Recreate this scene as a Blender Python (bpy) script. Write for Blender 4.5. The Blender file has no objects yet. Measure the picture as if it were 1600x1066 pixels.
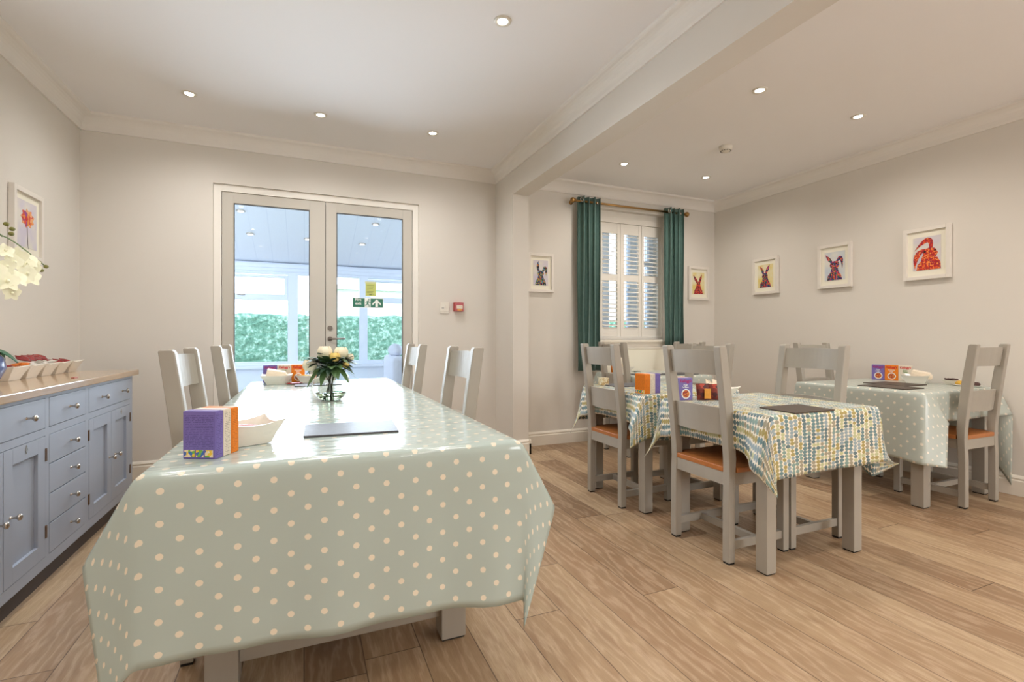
import bpy, bmesh, math, random
from mathutils import Vector, Matrix, Euler
random.seed(7)
PI = math.pi
SC = bpy.context.scene
COL = SC.collection

# ------------------------------------------------------------------ camera
cd = bpy.data.cameras.new('camera'); cam = bpy.data.objects.new('camera', cd); COL.objects.link(cam)
cam.location = (0, 0, 1.07)
cam.rotation_euler = (PI/2, 0, -math.atan(325/763.0))
cd.sensor_width = 36; cd.lens = 36*763/1600.0
cd.shift_y = -5/1600.0
cd.clip_start = 0.05; cd.clip_end = 200
SC.camera = cam
# ------------------------------------------------------------------ world: bright overcast sky
W = bpy.data.worlds.new('world'); SC.world = W; W.use_nodes = True
wn = W.node_tree; wn.nodes.clear()
wo = wn.nodes.new('ShaderNodeOutputWorld'); wb = wn.nodes.new('ShaderNodeBackground')
wg = wn.nodes.new('ShaderNodeValToRGB'); ws = wn.nodes.new('ShaderNodeSeparateXYZ'); wt = wn.nodes.new('ShaderNodeTexCoord')
wg.color_ramp.elements[0].position = 0.0; wg.color_ramp.elements[0].color = (0.86, 0.93, 1.0, 1)
wg.color_ramp.elements[1].position = 0.6; wg.color_ramp.elements[1].color = (0.74, 0.86, 1.0, 1)
wn.links.new(wt.outputs['Generated'], ws.inputs[0]); wn.links.new(ws.outputs['Z'], wg.inputs[0])
wn.links.new(wg.outputs[0], wb.inputs[0]); wb.inputs[1].default_value = 4.7
wn.links.new(wb.outputs[0], wo.inputs[0])
# ------------------------------------------------------------------ exposure
SC.view_settings.view_transform = 'Standard'; SC.view_settings.look = 'None'
SC.view_settings.exposure = 0.10; SC.view_settings.gamma = 1.0
SC.view_settings.use_curve_mapping = False
SC.cycles.max_bounces = 10; SC.cycles.diffuse_bounces = 6; SC.cycles.transparent_max_bounces = 16
SC.cycles.sample_clamp_indirect = 6.0
SC.cycles.caustics_reflective = False; SC.cycles.caustics_refractive = False
LAMP_W = 26.0           # power of each ceiling downlight
def area(name, loc, rot, sx, sy, power, col, portal=False):
    l = bpy.data.lights.new(name, 'AREA'); l.shape = 'RECTANGLE'; l.size = sx; l.size_y = sy
    l.energy = power; l.color = col
    if portal: l.cycles.is_portal = True
    o = bpy.data.objects.new(name, l); o.location = loc; o.rotation_euler = rot; COL.objects.link(o); return o
# daylight entering through the glass doors; behind the camera an added fill lamp
area('daylight_doors', (0.16, 4.62, 1.5), (-PI/2, 0, 0), 1.35, 1.3, 60, (0.80, 0.90, 1.0))
area('fill_rear_dining', (3.2, -2.60, 1.55), (PI/2, 0, 0), 1.3, 1.15, 40, (1.0, 0.97, 0.93))

# ------------------------------------------------------------------ helpers
def tag(o, label=None, cat=None, group=None, kind=None):
    if label: o['label'] = label
    if cat: o['category'] = cat
    if group: o['group'] = group
    if kind: o['kind'] = kind
    return o
def thing(name, label, cat, loc=(0, 0, 0), rz=0, group=None):
    o = bpy.data.objects.new(name, None); COL.objects.link(o)
    o.location = loc; o.rotation_euler = (0, 0, rz); o.empty_display_size = 0.05
    return tag(o, label, cat, group)
def link(name, me, m=None, parent=None, loc=None, rot=None):
    o = bpy.data.objects.new(name, me); COL.objects.link(o)
    if m is not None:
        for mm in (m if isinstance(m, (list, tuple)) else [m]): me.materials.append(mm)
    if parent: o.parent = parent
    if loc: o.location = loc
    if rot: o.rotation_euler = rot
    return o
def bobj(name, bm, m, parent=None, smooth=False, loc=None, rot=None):
    me = bpy.data.meshes.new(name); bmesh.ops.recalc_face_normals(bm, faces=bm.faces[:]); bm.to_mesh(me); bm.free()
    if smooth:
        for p in me.polygons: p.use_smooth = True
    return link(name, me, m, parent, loc, rot)
def add_box(bm, lo, hi, bev=0.0, mi=0):
    lo = Vector(lo); hi = Vector(hi)
    c = (lo+hi)/2; s = hi-lo
    r = bmesh.ops.create_cube(bm, size=1.0, matrix=Matrix.Translation(c) @ Matrix.Diagonal((s.x, s.y, s.z, 1)))
    fs = set()
    for v in r['verts']:
        for f in v.link_faces: fs.add(f)
    for f in fs: f.material_index = mi
    if bev > 0:
        es = list({e for v in r['verts'] for e in v.link_edges})
        bmesh.ops.bevel(bm, geom=es, offset=bev, segments=2, profile=0.6, affect='EDGES')
def box(name, lo, hi, m, parent=None, bev=0.002):
    bm = bmesh.new(); add_box(bm, lo, hi, bev); return bobj(name, bm, m, parent)
def add_cyl(bm, p, q, r, r2=None, n=14, cap=True):
    p = Vector(p); q = Vector(q); d = q-p; L = d.length
    mt = Matrix.Translation((p+q)/2) @ d.to_track_quat('Z', 'Y').to_matrix().to_4x4()
    bmesh.ops.create_cone(bm, cap_ends=cap, segments=n, radius1=r, radius2=(r if r2 is None else r2), depth=L, matrix=mt)
def add_ball(bm, c, r, sc=(1, 1, 1), u=16, v=10, rot=None):
    mt = Matrix.Translation(c) @ (rot.to_matrix().to_4x4() if rot else Matrix.Identity(4)) @ Matrix.Diagonal((sc[0], sc[1], sc[2], 1))
    bmesh.ops.create_uvsphere(bm, u_segments=u, v_segments=v, radius=r, matrix=mt)
def add_tube(bm, pts, r, n=8):
    pts = [Vector(p) for p in pts]; rings = []
    for i, p in enumerate(pts):
        d = (pts[min(i+1, len(pts)-1)]-pts[max(i-1, 0)]).normalized()
        a = d.cross(Vector((0.13, 0.2, 1))).normalized() if abs(d.z) < 0.95 else d.cross(Vector((1, 0, 0))).normalized()
        b = d.cross(a); rr = r[i] if isinstance(r, (list, tuple)) else r
        rings.append([bm.verts.new(p+a*math.cos(2*PI*k/n)*rr+b*math.sin(2*PI*k/n)*rr) for k in range(n)])
    for i in range(len(rings)-1):
        for k in range(n):
            bm.faces.new((rings[i][k], rings[i][(k+1) % n], rings[i+1][(k+1) % n], rings[i+1][k]))
    bm.faces.new(rings[0][::-1]); bm.faces.new(rings[-1])
def add_lathe(bm, prof, n=28, c=(0, 0, 0)):
    rings = []
    for r, z in prof:
        if r < 1e-5: rings.append([bm.verts.new((c[0], c[1], c[2]+z))])
        else: rings.append([bm.verts.new((c[0]+r*math.cos(2*PI*k/n), c[1]+r*math.sin(2*PI*k/n), c[2]+z)) for k in range(n)])
    for i in range(len(rings)-1):
        A, B = rings[i], rings[i+1]
        for k in range(n):
            k2 = (k+1) % n
            if len(A) == 1 and len(B) == 1: continue
            if len(A) == 1: bm.faces.new((A[0], B[k], B[k2]))
            elif len(B) == 1: bm.faces.new((A[k], A[k2], B[0]))
            else: bm.faces.new((A[k], A[k2], B[k2], B[k]))
def prism(bm, pts, axis, a, b, mi=0):
    """extrude a 2-D outline; axis 'x': pts=(y,z), 'y': pts=(x,z), 'z': pts=(x,y)"""
    def P(p, t): return (t, p[0], p[1]) if axis == 'x' else ((p[0], t, p[1]) if axis == 'y' else (p[0], p[1], t))
    A = [bm.verts.new(P(p, a)) for p in pts]; B = [bm.verts.new(P(p, b)) for p in pts]
    f = [bm.faces.new(A), bm.faces.new(B[::-1])]
    for i in range(len(pts)):
        j = (i+1) % len(pts); f.append(bm.faces.new((A[j], A[i], B[i], B[j])))
    for q in f: q.material_index = mi
    return f
def dup(root, loc=None, rz=None, label=None, group=None):
    r = root.copy(); COL.objects.link(r)
    if loc is not None: r.location = loc
    if rz is not None: r.rotation_euler = (0, 0, rz)
    if label: r['label'] = label
    if group: r['group'] = group
    def rec(a, b):
        for ch in list(a.children):
            c = ch.copy(); COL.objects.link(c); c.parent = b; rec(ch, c)
    rec(root, r)
    return r
def text(name, s, size, m, parent, loc, rot, shear=0.0, extrude=0.0006, bold=0.0, sx=1.0):
    cu = bpy.data.curves.new(name, 'FONT'); cu.body = s; cu.size = size; cu.align_x = 'CENTER'; cu.align_y = 'CENTER'
    cu.extrude = extrude; cu.shear = shear; cu.offset = bold
    t = bpy.data.objects.new('tmp', cu); COL.objects.link(t)
    me = bpy.data.meshes.new_from_object(t.evaluated_get(bpy.context.evaluated_depsgraph_get()))
    bpy.data.objects.remove(t)
    me.name = name
    me.transform(Matrix.Diagonal((sx, 1, 1, 1)))
    me.materials.clear()
    return link(name, me, m, parent, loc, rot)

# ------------------------------------------------------------------ materials
class N:
    def __init__(s, name):
        s.m = bpy.data.materials.new(name); s.m.use_nodes = True; s.t = s.m.node_tree; s.t.nodes.clear()
        s.out = s.n('ShaderNodeOutputMaterial'); s.b = s.n('ShaderNodeBsdfPrincipled'); s.l(s.b.outputs[0], s.out.inputs[0])
    def n(s, k, **kw):
        x = s.t.nodes.new(k)
        for a, b in kw.items(): setattr(x, a, b)
        return x
    def l(s, a, b): s.t.links.new(a, b)
    def math(s, op, a, b=None, c=None):
        x = s.n('ShaderNodeMath', operation=op)
        for i, v in enumerate((a, b, c)):
            if v is None: continue
            if isinstance(v, (int, float)): x.inputs[i].default_value = v
            else: s.l(v, x.inputs[i])
        return x.outputs[0]
    def mix(s, f, a, b, mode='MIX'):
        x = s.n('ShaderNodeMix', data_type='RGBA', blend_type=mode)
        for i, v in ((0, f), (6, a), (7, b)):
            if isinstance(v, (int, float)): x.inputs[i].default_value = v
            elif isinstance(v, (tuple, list)): x.inputs[i].default_value = (*v[:3], 1)
            else: s.l(v, x.inputs[i])
        return x.outputs[2]
    def noise(s, scale, vec=None, detail=3, rough=0.5, dist=0.0, out=0):
        x = s.n('ShaderNodeTexNoise'); x.inputs['Scale'].default_value = scale; x.inputs['Detail'].default_value = detail
        x.inputs['Roughness'].default_value = rough; x.inputs['Distortion'].default_value = dist
        s.l(vec if vec is not None else s.obj(), x.inputs['Vector']); return x.outputs[out]
    def obj(s): 
        if not hasattr(s, 'tc'): s.tc = s.n('ShaderNodeTexCoord')
        return s.tc.outputs['Object']
    def uv(s):
        if not hasattr(s, 'tc'): s.tc = s.n('ShaderNodeTexCoord')
        return s.tc.outputs['UV']
    def scale(s, vec, sc, loc=(0, 0, 0), rot=(0, 0, 0)):
        x = s.n('ShaderNodeMapping'); x.inputs['Scale'].default_value = sc; x.inputs['Location'].default_value = loc; x.inputs['Rotation'].default_value = rot
        s.l(vec, x.inputs[0]); return x.outputs[0]
    def ramp(s, f, stops, interp='LINEAR'):
        x = s.n('ShaderNodeValToRGB'); x.color_ramp.interpolation = interp; e = x.color_ramp.elements
        while len(e) < len(stops): e.new(0.5)
        for i, (p, c) in enumerate(stops): e[i].position = p; e[i].color = (*c, 1)
        s.l(f, x.inputs[0]); return x.outputs[0]
    def bump(s, h, strength=0.2, dist=0.01):
        x = s.n('ShaderNodeBump'); x.inputs['Strength'].default_value = strength; x.inputs['Distance'].default_value = dist
        s.l(h, x.inputs['Height']); s.l(x.outputs[0], s.b.inputs['Normal'])
    def set(s, col=None, rough=None, metal=None, spec=None):
        if col is not None:
            if isinstance(col, (tuple, list)): s.b.inputs['Base Color'].default_value = (*col[:3], 1)
            else: s.l(col, s.b.inputs['Base Color'])
        if rough is not None: s.b.inputs['Roughness'].default_value = rough
        if metal is not None: s.b.inputs['Metallic'].default_value = metal
        if spec is not None: s.b.inputs['Specular IOR Level'].default_value = spec
def srgb(r, g, b):
    f = lambda c: (c/255/12.92) if c/255 <= 0.04045 else ((c/255+0.055)/1.055)**2.4
    return (f(r), f(g), f(b))
def plain(name, rgb, rough=0.5, var=0.06, scale=12.0, bump=0.0, metal=0.0, stretch=(1, 1, 1), spec=None):
    n = N(name); c = srgb(*rgb)
    f = n.noise(scale, n.scale(n.obj(), stretch))
    col = n.mix(f, tuple(x*(1-var) for x in c), tuple(min(1, x*(1+var)) for x in c))
    n.set(col, rough, metal, spec)
    if bump: n.bump(f, bump, 0.002)
    return n.m
M = {}
M['wall'] = plain('wall_paint', (221, 216, 208), 0.85, 0.015, 3.0)
M['ceiling'] = plain('ceiling_paint', (240, 238, 238), 0.9, 0.015, 2.0)
M['trim'] = plain('gloss_trim_paint', (234, 228, 216), 0.45, 0.02, 4.0)
M['cornice'] = plain('cornice_paint', (234, 230, 224), 0.8, 0.01, 4.0)
M['joinery'] = plain('stone_joinery_paint', (196, 191, 181), 0.4, 0.02, 5.0)
M['white_paint'] = plain('white_shutter_paint', (238, 234, 226), 0.5, 0.02, 8.0)
M['upvc'] = plain('white_upvc', (226, 234, 246), 0.4, 0.02, 5.0)
M['consv_wall'] = plain('conservatory_white', (222, 230, 242), 0.7, 0.02, 3.0)
M['chair'] = plain('grey_chair_paint', (164, 158, 147), 0.42, 0.05, 30.0, 0.04, stretch=(1, 1, 0.15))
M['rubber'] = plain('black_foot_pad', (30, 28, 26), 0.7)
M['cab'] = plain('blue_grey_cabinet_paint', (168, 176, 190), 0.45, 0.03, 14.0, 0.03, stretch=(1, 1, 0.2))
M['cab_dark'] = plain('dark_gap', (40, 38, 38), 0.8)
M['plinth'] = plain('dark_brown_plinth', (70, 58, 52), 0.6)
M['chrome'] = plain('brushed_nickel', (200, 192, 182), 0.25, 0.03, 20, metal=1.0)
M['steel'] = plain('dull_steel', (128, 120, 112), 0.4, 0.03, 20, metal=0.6)
M['brass'] = plain('aged_brass', (168, 132, 84), 0.3, 0.06, 20, metal=1.0)
M['hinge'] = plain('antique_brass_hinge', (110, 82, 56), 0.4, 0.06, 20, metal=0.7)
M['ceramic'] = plain('white_glazed_ceramic', (236, 232, 222), 0.12, 0.01, 5)
M['slate'] = plain('dark_slate', (78, 76, 80), 0.45, 0.25, 60, 0.15)
M['slate_brown'] = plain('brown_slate', (72, 60, 50), 0.5, 0.2, 60, 0.15)
M['napkin'] = plain('cream_paper_napkin', (240, 228, 208), 0.8, 0.04, 40)
M['red'] = plain('red_plastic', (168, 26, 28), 0.3, 0.04, 20)
M['white_plastic'] = plain('white_plastic', (226, 220, 208), 0.35, 0.02, 10)
M['black'] = plain('black_print', (28, 26, 28), 0.5, 0.05)
M['leaf'] = plain('leaf_green', (84, 116, 70), 0.4, 0.3, 26, 0.05)
M['leaf_dark'] = plain('dark_leaf_green', (44, 70, 50), 0.4, 0.3, 26, 0.05)
M['leaf_orchid'] = plain('orchid_leaf_green', (40, 96, 66), 0.35, 0.2, 20)
M['stem'] = plain('stem_green', (104, 128, 74), 0.5, 0.15, 30)
M['petal'] = plain('cream_petal', (246, 238, 212), 0.6, 0.08, 40)
M['petal_y'] = plain('yellow_cream_petal', (236, 206, 120), 0.6, 0.1, 40)
M['petal_orchid'] = plain('pale_yellow_orchid_petal', (246, 244, 216), 0.6, 0.06, 40)
M['bud'] = plain('olive_bud', (120, 118, 54), 0.5, 0.15, 30)
M['pot_blue'] = plain('blue_grey_glaze', (96, 108, 150), 0.2, 0.15, 10)
M['bark'] = plain('black_bark', (22, 20, 20), 0.8, 0.3, 50, 0.3)
M['mount'] = plain('ivory_mount', (238, 234, 218), 0.7, 0.01, 5)
M['frame'] = plain('white_picture_frame', (228, 222, 214), 0.4, 0.02, 10)
M['grout'] = plain('dark_line', (60, 56, 52), 0.8)  # dark grey of the seals, vents and thin marks
M['mustard'] = plain('mustard_pastry', (206, 160, 52), 0.6, 0.2, 40)
M['choc'] = plain('dark_chocolate_brown', (74, 44, 40), 0.5, 0.3, 60, 0.2)
M['pink'] = plain('pink_cream', (222, 176, 160), 0.6, 0.1, 40)
M['terracotta'] = plain('terracotta_sachet', (176, 92, 74), 0.45, 0.2, 40)
M['sofa'] = plain('pale_wicker_fabric', (206, 212, 226), 0.8, 0.08, 60, 0.2)
M['grass'] = plain('lawn_green', (104, 140, 92), 0.9, 0.3, 8)
M['patio'] = plain('pale_paving', (190, 190, 186), 0.9, 0.1, 3)
M['house'] = plain('pale_render', (236, 234, 230), 0.9, 0.02, 3)
M['roof'] = plain('pale_slate_roof', (214, 212, 214), 0.9, 0.04, 3)

def wood(name, a, b, rough=0.4, axis=(1, 12, 12), scale=3.0):
    n = N(name); v = n.scale(n.obj(), axis)
    f = n.noise(scale, v, 6, 0.6, 0.8); g = n.noise(scale*6, v, 4, 0.6)
    c = n.mix(f, srgb(*a), srgb(*b)); c = n.mix(n.math('MULTIPLY', g, 0.35), c, tuple(x*0.6 for x in srgb(*a)))
    n.set(c, rough); n.bump(g, 0.08, 0.002); return n.m
M['oak_seat'] = wood('oak_seat', (168, 98, 48), (200, 132, 74), 0.35, (3, 14, 14))
M['oak_top'] = wood('limed_oak_top', (176, 146, 116), (206, 182, 154), 0.10, (14, 1.5, 14))

def floor_mat():
    n = N('oak_plank_floor')
    s = n.n('ShaderNodeSeparateXYZ'); n.l(n.obj(), s.inputs[0]); x, y = s.outputs[0], s.outputs[1]
    Wd, L = 0.185, 1.75
    xs = n.math('DIVIDE', x, Wd); row = n.math('FLOOR', xs); fx = n.math('FRACT', xs)
    wn1 = n.n('ShaderNodeTexWhiteNoise', noise_dimensions='1D'); n.l(row, wn1.inputs['W'])
    ys = n.math('ADD', n.math('DIVIDE', y, L), n.math('MULTIPLY', wn1.outputs[0], 7.0)); seg = n.math('FLOOR', ys); fy = n.math('FRACT', ys)
    cmb = n.n('ShaderNodeCombineXYZ'); n.l(row, cmb.inputs[0]); n.l(seg, cmb.inputs[1])
    wn2 = n.n('ShaderNodeTexWhiteNoise', noise_dimensions='2D'); n.l(cmb.outputs[0], wn2.inputs['Vector'])
    r = wn2.outputs[0]
    # grain coordinates, shifted per plank
    gx = n.math('ADD', x, n.math('MULTIPLY', r, 31.0)); gy = n.math('ADD', y, n.math('MULTIPLY', r, 57.0))
    gv = n.n('ShaderNodeCombineXYZ'); n.l(gx, gv.inputs[0]); n.l(gy, gv.inputs[1])
    g1 = n.noise(3.0, n.scale(gv.outputs[0], (7, 0.9, 1)), 3, 0.5, 0.6)
    wave = n.n('ShaderNodeTexWave', wave_type='BANDS', bands_direction='X'); wave.inputs['Scale'].default_value = 6.0
    wave.inputs['Distortion'].default_value = 22.0; wave.inputs['Detail'].default_value = 4.0; wave.inputs['Detail Scale'].default_value = 1.0; wave.inputs['Detail Roughness'].default_value = 0.6
    n.l(n.scale(gv.outputs[0], (1.1, 0.22, 1)), wave.inputs['Vector'])
    fine = n.noise(60.0, n.scale(gv.outputs[0], (4, 0.25, 1)), 4, 0.65)
    base = n.ramp(r, [(0.0, srgb(132, 106, 80)), (0.25, srgb(158, 131, 102)), (0.6, srgb(177, 151, 119)), (1.0, srgb(194, 171, 139))])
    streak = n.ramp(n.noise(4.0, n.scale(gv.outputs[0], (3.2, 0.45, 1)), 5, 0.6, 1.2), [(0.44, (0, 0, 0)), (0.68, (1, 1, 1))])
    base = n.mix(n.math('MULTIPLY', streak, 0.62), base, srgb(146, 112, 84))
    c = n.mix(n.math('MULTIPLY', g1, 0.35), base, srgb(150, 120, 92))
    lime = n.math('MULTIPLY', n.math('POWER', wave.outputs[1], 3.0), 0.26)
    c = n.mix(lime, c, srgb(224, 200, 172))
    c = n.mix(n.math('MULTIPLY', n.math('SUBTRACT', fine, 0.36), 1.15), c, srgb(128, 98, 70))
    # gaps
    ex = n.math('MINIMUM', fx, n.math('SUBTRACT', 1.0, fx)); ey = n.math('MINIMUM', fy, n.math('SUBTRACT', 1.0, fy))
    gap = n.math('MAXIMUM', n.math('LESS_THAN', ex, 0.009), n.math('LESS_THAN', ey, 0.0011))
    c = n.mix(n.math('MULTIPLY', gap, 0.75), c, srgb(66, 46, 32))
    n.set(c, 0.38, spec=0.4)
    h = n.math('SUBTRACT', n.math('MULTIPLY', fine, 0.3), gap); n.bump(h, 0.25, 0.0015)
    return n.m
M['floor'] = floor_mat()

def dots_mat(name, base, dot, rough, cell=0.077, rad=0.102, crease=0.5):
    n = N(name); s = n.n('ShaderNodeSeparateXYZ'); n.l(n.uv(), s.inputs[0])
    def lattice(off):
        d = []
        for k in (0, 1):
            f = n.math('SUBTRACT', n.math('FRACT', n.math('ADD', n.math('DIVIDE', s.outputs[k], cell), off+50)), 0.5); d.append(n.math('MULTIPLY', f, f))
        return n.math('LESS_THAN', n.math('SQRT', n.math('ADD', d[0], d[1])), rad)
    mask = n.math('MAXIMUM', lattice(0.0), lattice(0.5))
    f = n.noise(4, None, 3)
    b = n.mix(f, tuple(x*0.96 for x in srgb(*base)), srgb(*base))
    n.set(n.mix(mask, b, srgb(*dot)), rough, spec=0.6)
    w = n.n('ShaderNodeTexNoise'); w.inputs['Scale'].default_value = 5.0; w.inputs['Detail'].default_value = 2; w.inputs['Distortion'].default_value = 0.4
    n.l(n.scale(n.obj(), (0.5, 3.2, 1.0)), w.inputs['Vector'])
    n.bump(w.outputs[0], crease, 0.012)
    return n.m
M['dots'] = dots_mat('sage_polka_oilcloth', (180, 194, 188), (234, 224, 204), 0.16)
M['dots_fab'] = dots_mat('sage_polka_cloth', (182, 190, 182), (228, 220, 204), 0.3, crease=0.2)

def leaf_mat():
    n = N('leaf_print_cloth'); s = n.n('ShaderNodeSeparateXYZ'); n.l(n.uv(), s.inputs[0])
    warp = n.math('MULTIPLY', n.math('SUBTRACT', n.noise(7, n.uv(), 1), 0.5), 0.007)
    cx = n.math('DIVIDE', n.math('ADD', s.outputs[0], n.math('ADD', warp, 5)), 0.029); col = n.math('FLOOR', cx); fx = n.math('FRACT', cx)
    wa = n.n('ShaderNodeTexWhiteNoise', noise_dimensions='1D'); n.l(col, wa.inputs['W'])
    cy = n.math('ADD', n.math('DIVIDE', n.math('ADD', s.outputs[1], n.math('ADD', warp, 5)), 0.0158), n.math('MULTIPLY', wa.outputs[0], 9)); rw = n.math('FLOOR', cy); fy = n.math('FRACT', cy)
    cv = n.n('ShaderNodeCombineXYZ'); n.l(col, cv.inputs[0]); n.l(rw, cv.inputs[1])
    wb_ = n.n('ShaderNodeTexWhiteNoise', noise_dimensions='2D'); n.l(cv.outputs[0], wb_.inputs['Vector'])
    cg = n.n('ShaderNodeCombineXYZ'); n.l(col, cg.inputs[0]); n.l(n.math('FLOOR', n.math('DIVIDE', rw, 4.0)), cg.inputs[1])
    wc = n.n('ShaderNodeTexWhiteNoise', noise_dimensions='2D'); n.l(cg.outputs[0], wc.inputs['Vector'])
    pick = n.math('ADD', n.math('MULTIPLY', wc.outputs[0], 0.86), n.math('MULTIPLY', wb_.outputs[0], 0.14))
    c = n.ramp(pick, [(0, srgb(70, 118, 128)), (0.20, srgb(134, 158, 170)), (0.36, srgb(160, 142, 58)), (0.47, srgb(186, 190, 140)), (0.56, srgb(52, 96, 110)), (0.74, srgb(150, 142, 118)), (0.86, srgb(112, 148, 142))], 'CONSTANT')
    jx = n.math('MULTIPLY', n.math('SUBTRACT', n.math('FRACT', n.math('MULTIPLY', wb_.outputs[0], 17.0)), 0.5), 0.16)
    ax = n.math('DIVIDE', n.math('SUBTRACT', n.math('ADD', fx, jx), 0.5), n.math('ADD', 0.40, n.math('MULTIPLY', n.math('FRACT', n.math('MULTIPLY', wb_.outputs[0], 7.0)), 0.14))); ay = n.math('DIVIDE', n.math('SUBTRACT', fy, 0.5), 0.50)
    e = n.math('LESS_THAN', n.math('ADD', n.math('POWER', n.math('ABSOLUTE', ax), 2.0), n.math('POWER', n.math('ABSOLUTE', ay), 1.7)), 1.0)
    wash = n.noise(90, n.uv(), 2)
    c = n.mix(n.math('MULTIPLY', wash, 0.22), c, srgb(232, 230, 214))
    n.set(n.mix(e, srgb(236, 230, 214), c), 0.45); n.bump(n.noise(6, None, 2), 0.15, 0.01); return n.m
M['leafcloth'] = leaf_mat()

def glass_thin(name, tint=(0.97, 0.985, 1.0)):
    m = bpy.data.materials.new(name); m.use_nodes = True; t = m.node_tree; t.nodes.clear()
    o = t.nodes.new('ShaderNodeOutputMaterial'); mx = t.nodes.new('ShaderNodeMixShader'); tr = t.nodes.new('ShaderNodeBsdfTransparent'); gl = t.nodes.new('ShaderNodeBsdfGlossy')
    fr = t.nodes.new('ShaderNodeFresnel'); fr.inputs[0].default_value = 1.45; tr.inputs[0].default_value = (*tint, 1); gl.inputs['Roughness'].default_value = 0.02
    t.links.new(fr.outputs[0], mx.inputs[0]); t.links.new(tr.outputs[0], mx.inputs[1]); t.links.new(gl.outputs[0], mx.inputs[2]); t.links.new(mx.outputs[0], o.inputs[0]); return m
M['pane'] = glass_thin('window_glass')
def glass(name, col, ior):
    n = N(name); n.set(col, 0.0); n.b.inputs['Transmission Weight'].default_value = 1.0; n.b.inputs['IOR'].default_value = ior; return n.m
M['vase'] = glass('clear_vase_glass', (0.97, 1, 0.99), 1.45)
M['water'] = glass('vase_water', (0.80, 0.92, 0.62), 1.33)
def emit(name, c, s):
    n = N(name); n.b.inputs['Emission Color'].default_value = (*c, 1); n.b.inputs['Emission Strength'].default_value = s; n.set(c, 0.5); return n.m
M['lamp'] = emit('lit_lamp', (1.0, 0.93, 0.80), 30.0)
M['lamp_consv'] = emit('lit_lamp_white', (1.0, 0.95, 0.86), 3.0)
def hedge_mat():
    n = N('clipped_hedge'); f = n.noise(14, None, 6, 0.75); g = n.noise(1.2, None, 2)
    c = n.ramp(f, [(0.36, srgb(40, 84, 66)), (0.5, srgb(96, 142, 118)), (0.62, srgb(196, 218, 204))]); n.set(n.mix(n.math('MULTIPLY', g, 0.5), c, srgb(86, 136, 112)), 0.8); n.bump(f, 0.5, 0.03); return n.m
M['hedge'] = hedge_mat()
def panel_ceiling():
    n = N('conservatory_boarding'); s = n.n('ShaderNodeSeparateXYZ'); n.l(n.obj(), s.inputs[0])
    f = n.math('FRACT', n.math('DIVIDE', s.outputs[0], 0.2)); g = n.math('LESS_THAN', f, 0.035)
    n.set(n.mix(n.math('MULTIPLY', g, 0.25), srgb(226, 232, 240), srgb(170, 184, 205)), 0.55); return n.m
M['boards'] = panel_ceiling()
def curtain_mat():
    n = N('teal_linen'); f = n.noise(140, n.scale(n.obj(), (1, 1, 0.2)), 3); c = n.mix(f, srgb(66, 96, 90), srgb(98, 130, 122)); n.set(c, 0.85); n.b.inputs['Sheen Weight'].default_value = 0.2; n.bump(f, 0.15, 0.002); return n.m
M['curtain'] = curtain_mat()
def art_mat(name, cols, scale=60):
    n = N(name); v = n.n('ShaderNodeTexVoronoi', feature='F1'); v.inputs['Scale'].default_value = scale; n.l(n.obj(), v.inputs['Vector'])
    w = n.n('ShaderNodeSeparateColor'); n.l(v.outputs['Color'], w.inputs[0]); k = len(cols)
    n.set(n.ramp(w.outputs[0], [(i/k, srgb(*c)) for i, c in enumerate(cols)], 'CONSTANT'), 0.6); return n.m
M['art_dark'] = art_mat('painted_dark_patchwork', [(40, 32, 44), (92, 40, 92), (36, 60, 120), (200, 110, 50), (30, 40, 40), (150, 170, 90), (70, 130, 170)], 110)
M['art_red'] = art_mat('painted_red_patchwork', [(176, 30, 34), (210, 70, 36), (110, 20, 40), (226, 110, 60), (150, 30, 60), (60, 30, 50)], 110)
M['art_mix'] = art_mat('painted_mixed_patchwork', [(40, 60, 130), (200, 50, 40), (90, 40, 100), (230, 130, 50), (50, 110, 80), (30, 30, 50), (200, 70, 110)], 110)
M['art_redor'] = art_mat('painted_red_orange_patchwork', [(196, 36, 28), (224, 84, 34), (170, 24, 36), (240, 140, 60), (150, 40, 60)], 110)
M['art_flower'] = art_mat('painted_flower_petals', [(214, 80, 60), (228, 140, 70), (150, 70, 140), (196, 50, 60), (230, 170, 120)], 45)
def wash(name, a, b):
    n = N(name); f = n.noise(7, None, 2); n.set(n.ramp(f, [(0.4, srgb(*a)), (0.62, srgb(*b))]), 0.7); return n.m
M['wash_a'] = wash('pale_wash_lilac', (222, 218, 210), (206, 200, 214))
M['wash_y'] = wash('pale_wash_yellow', (230, 226, 200), (226, 206, 120))
M['wash_b'] = wash('pale_wash_blue', (222, 222, 216), (196, 206, 216))
def print_mat(name, base, ink, sc=(60, 1, 330)):
    """carton face with lines of tiny illegible print"""
    n = N(name); s = n.n('ShaderNodeSeparateXYZ'); n.l(n.obj(), s.inputs[0])
    line = n.math('LESS_THAN', n.math('FRACT', n.math('MULTIPLY', s.outputs[2], 230)), 0.45)
    wn_ = n.noise(1.0, n.scale(n.obj(), (260, 260, 230)), 1)
    mask = n.math('MULTIPLY', line, n.math('GREATER_THAN', wn_, 0.47))
    n.set(n.mix(n.math('MULTIPLY', mask, 0.6), srgb(*base), srgb(*ink)), 0.4); return n.m
def cart(name, rgb, ink):
    M['c_'+name] = plain('carton_'+name, rgb, 0.4, 0.02); M['p_'+name] = print_mat('carton_print_'+name, rgb, ink)
cart('purple', (118, 104, 176), (60, 46, 110)); cart('white', (226, 216, 200), (120, 110, 100)); cart('orange', (232, 130, 24), (170, 84, 10))
M['magenta'] = plain('magenta_print', (168, 30, 110), 0.4); M['logo_red'] = plain('red_print', (206, 34, 40), 0.4)
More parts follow.
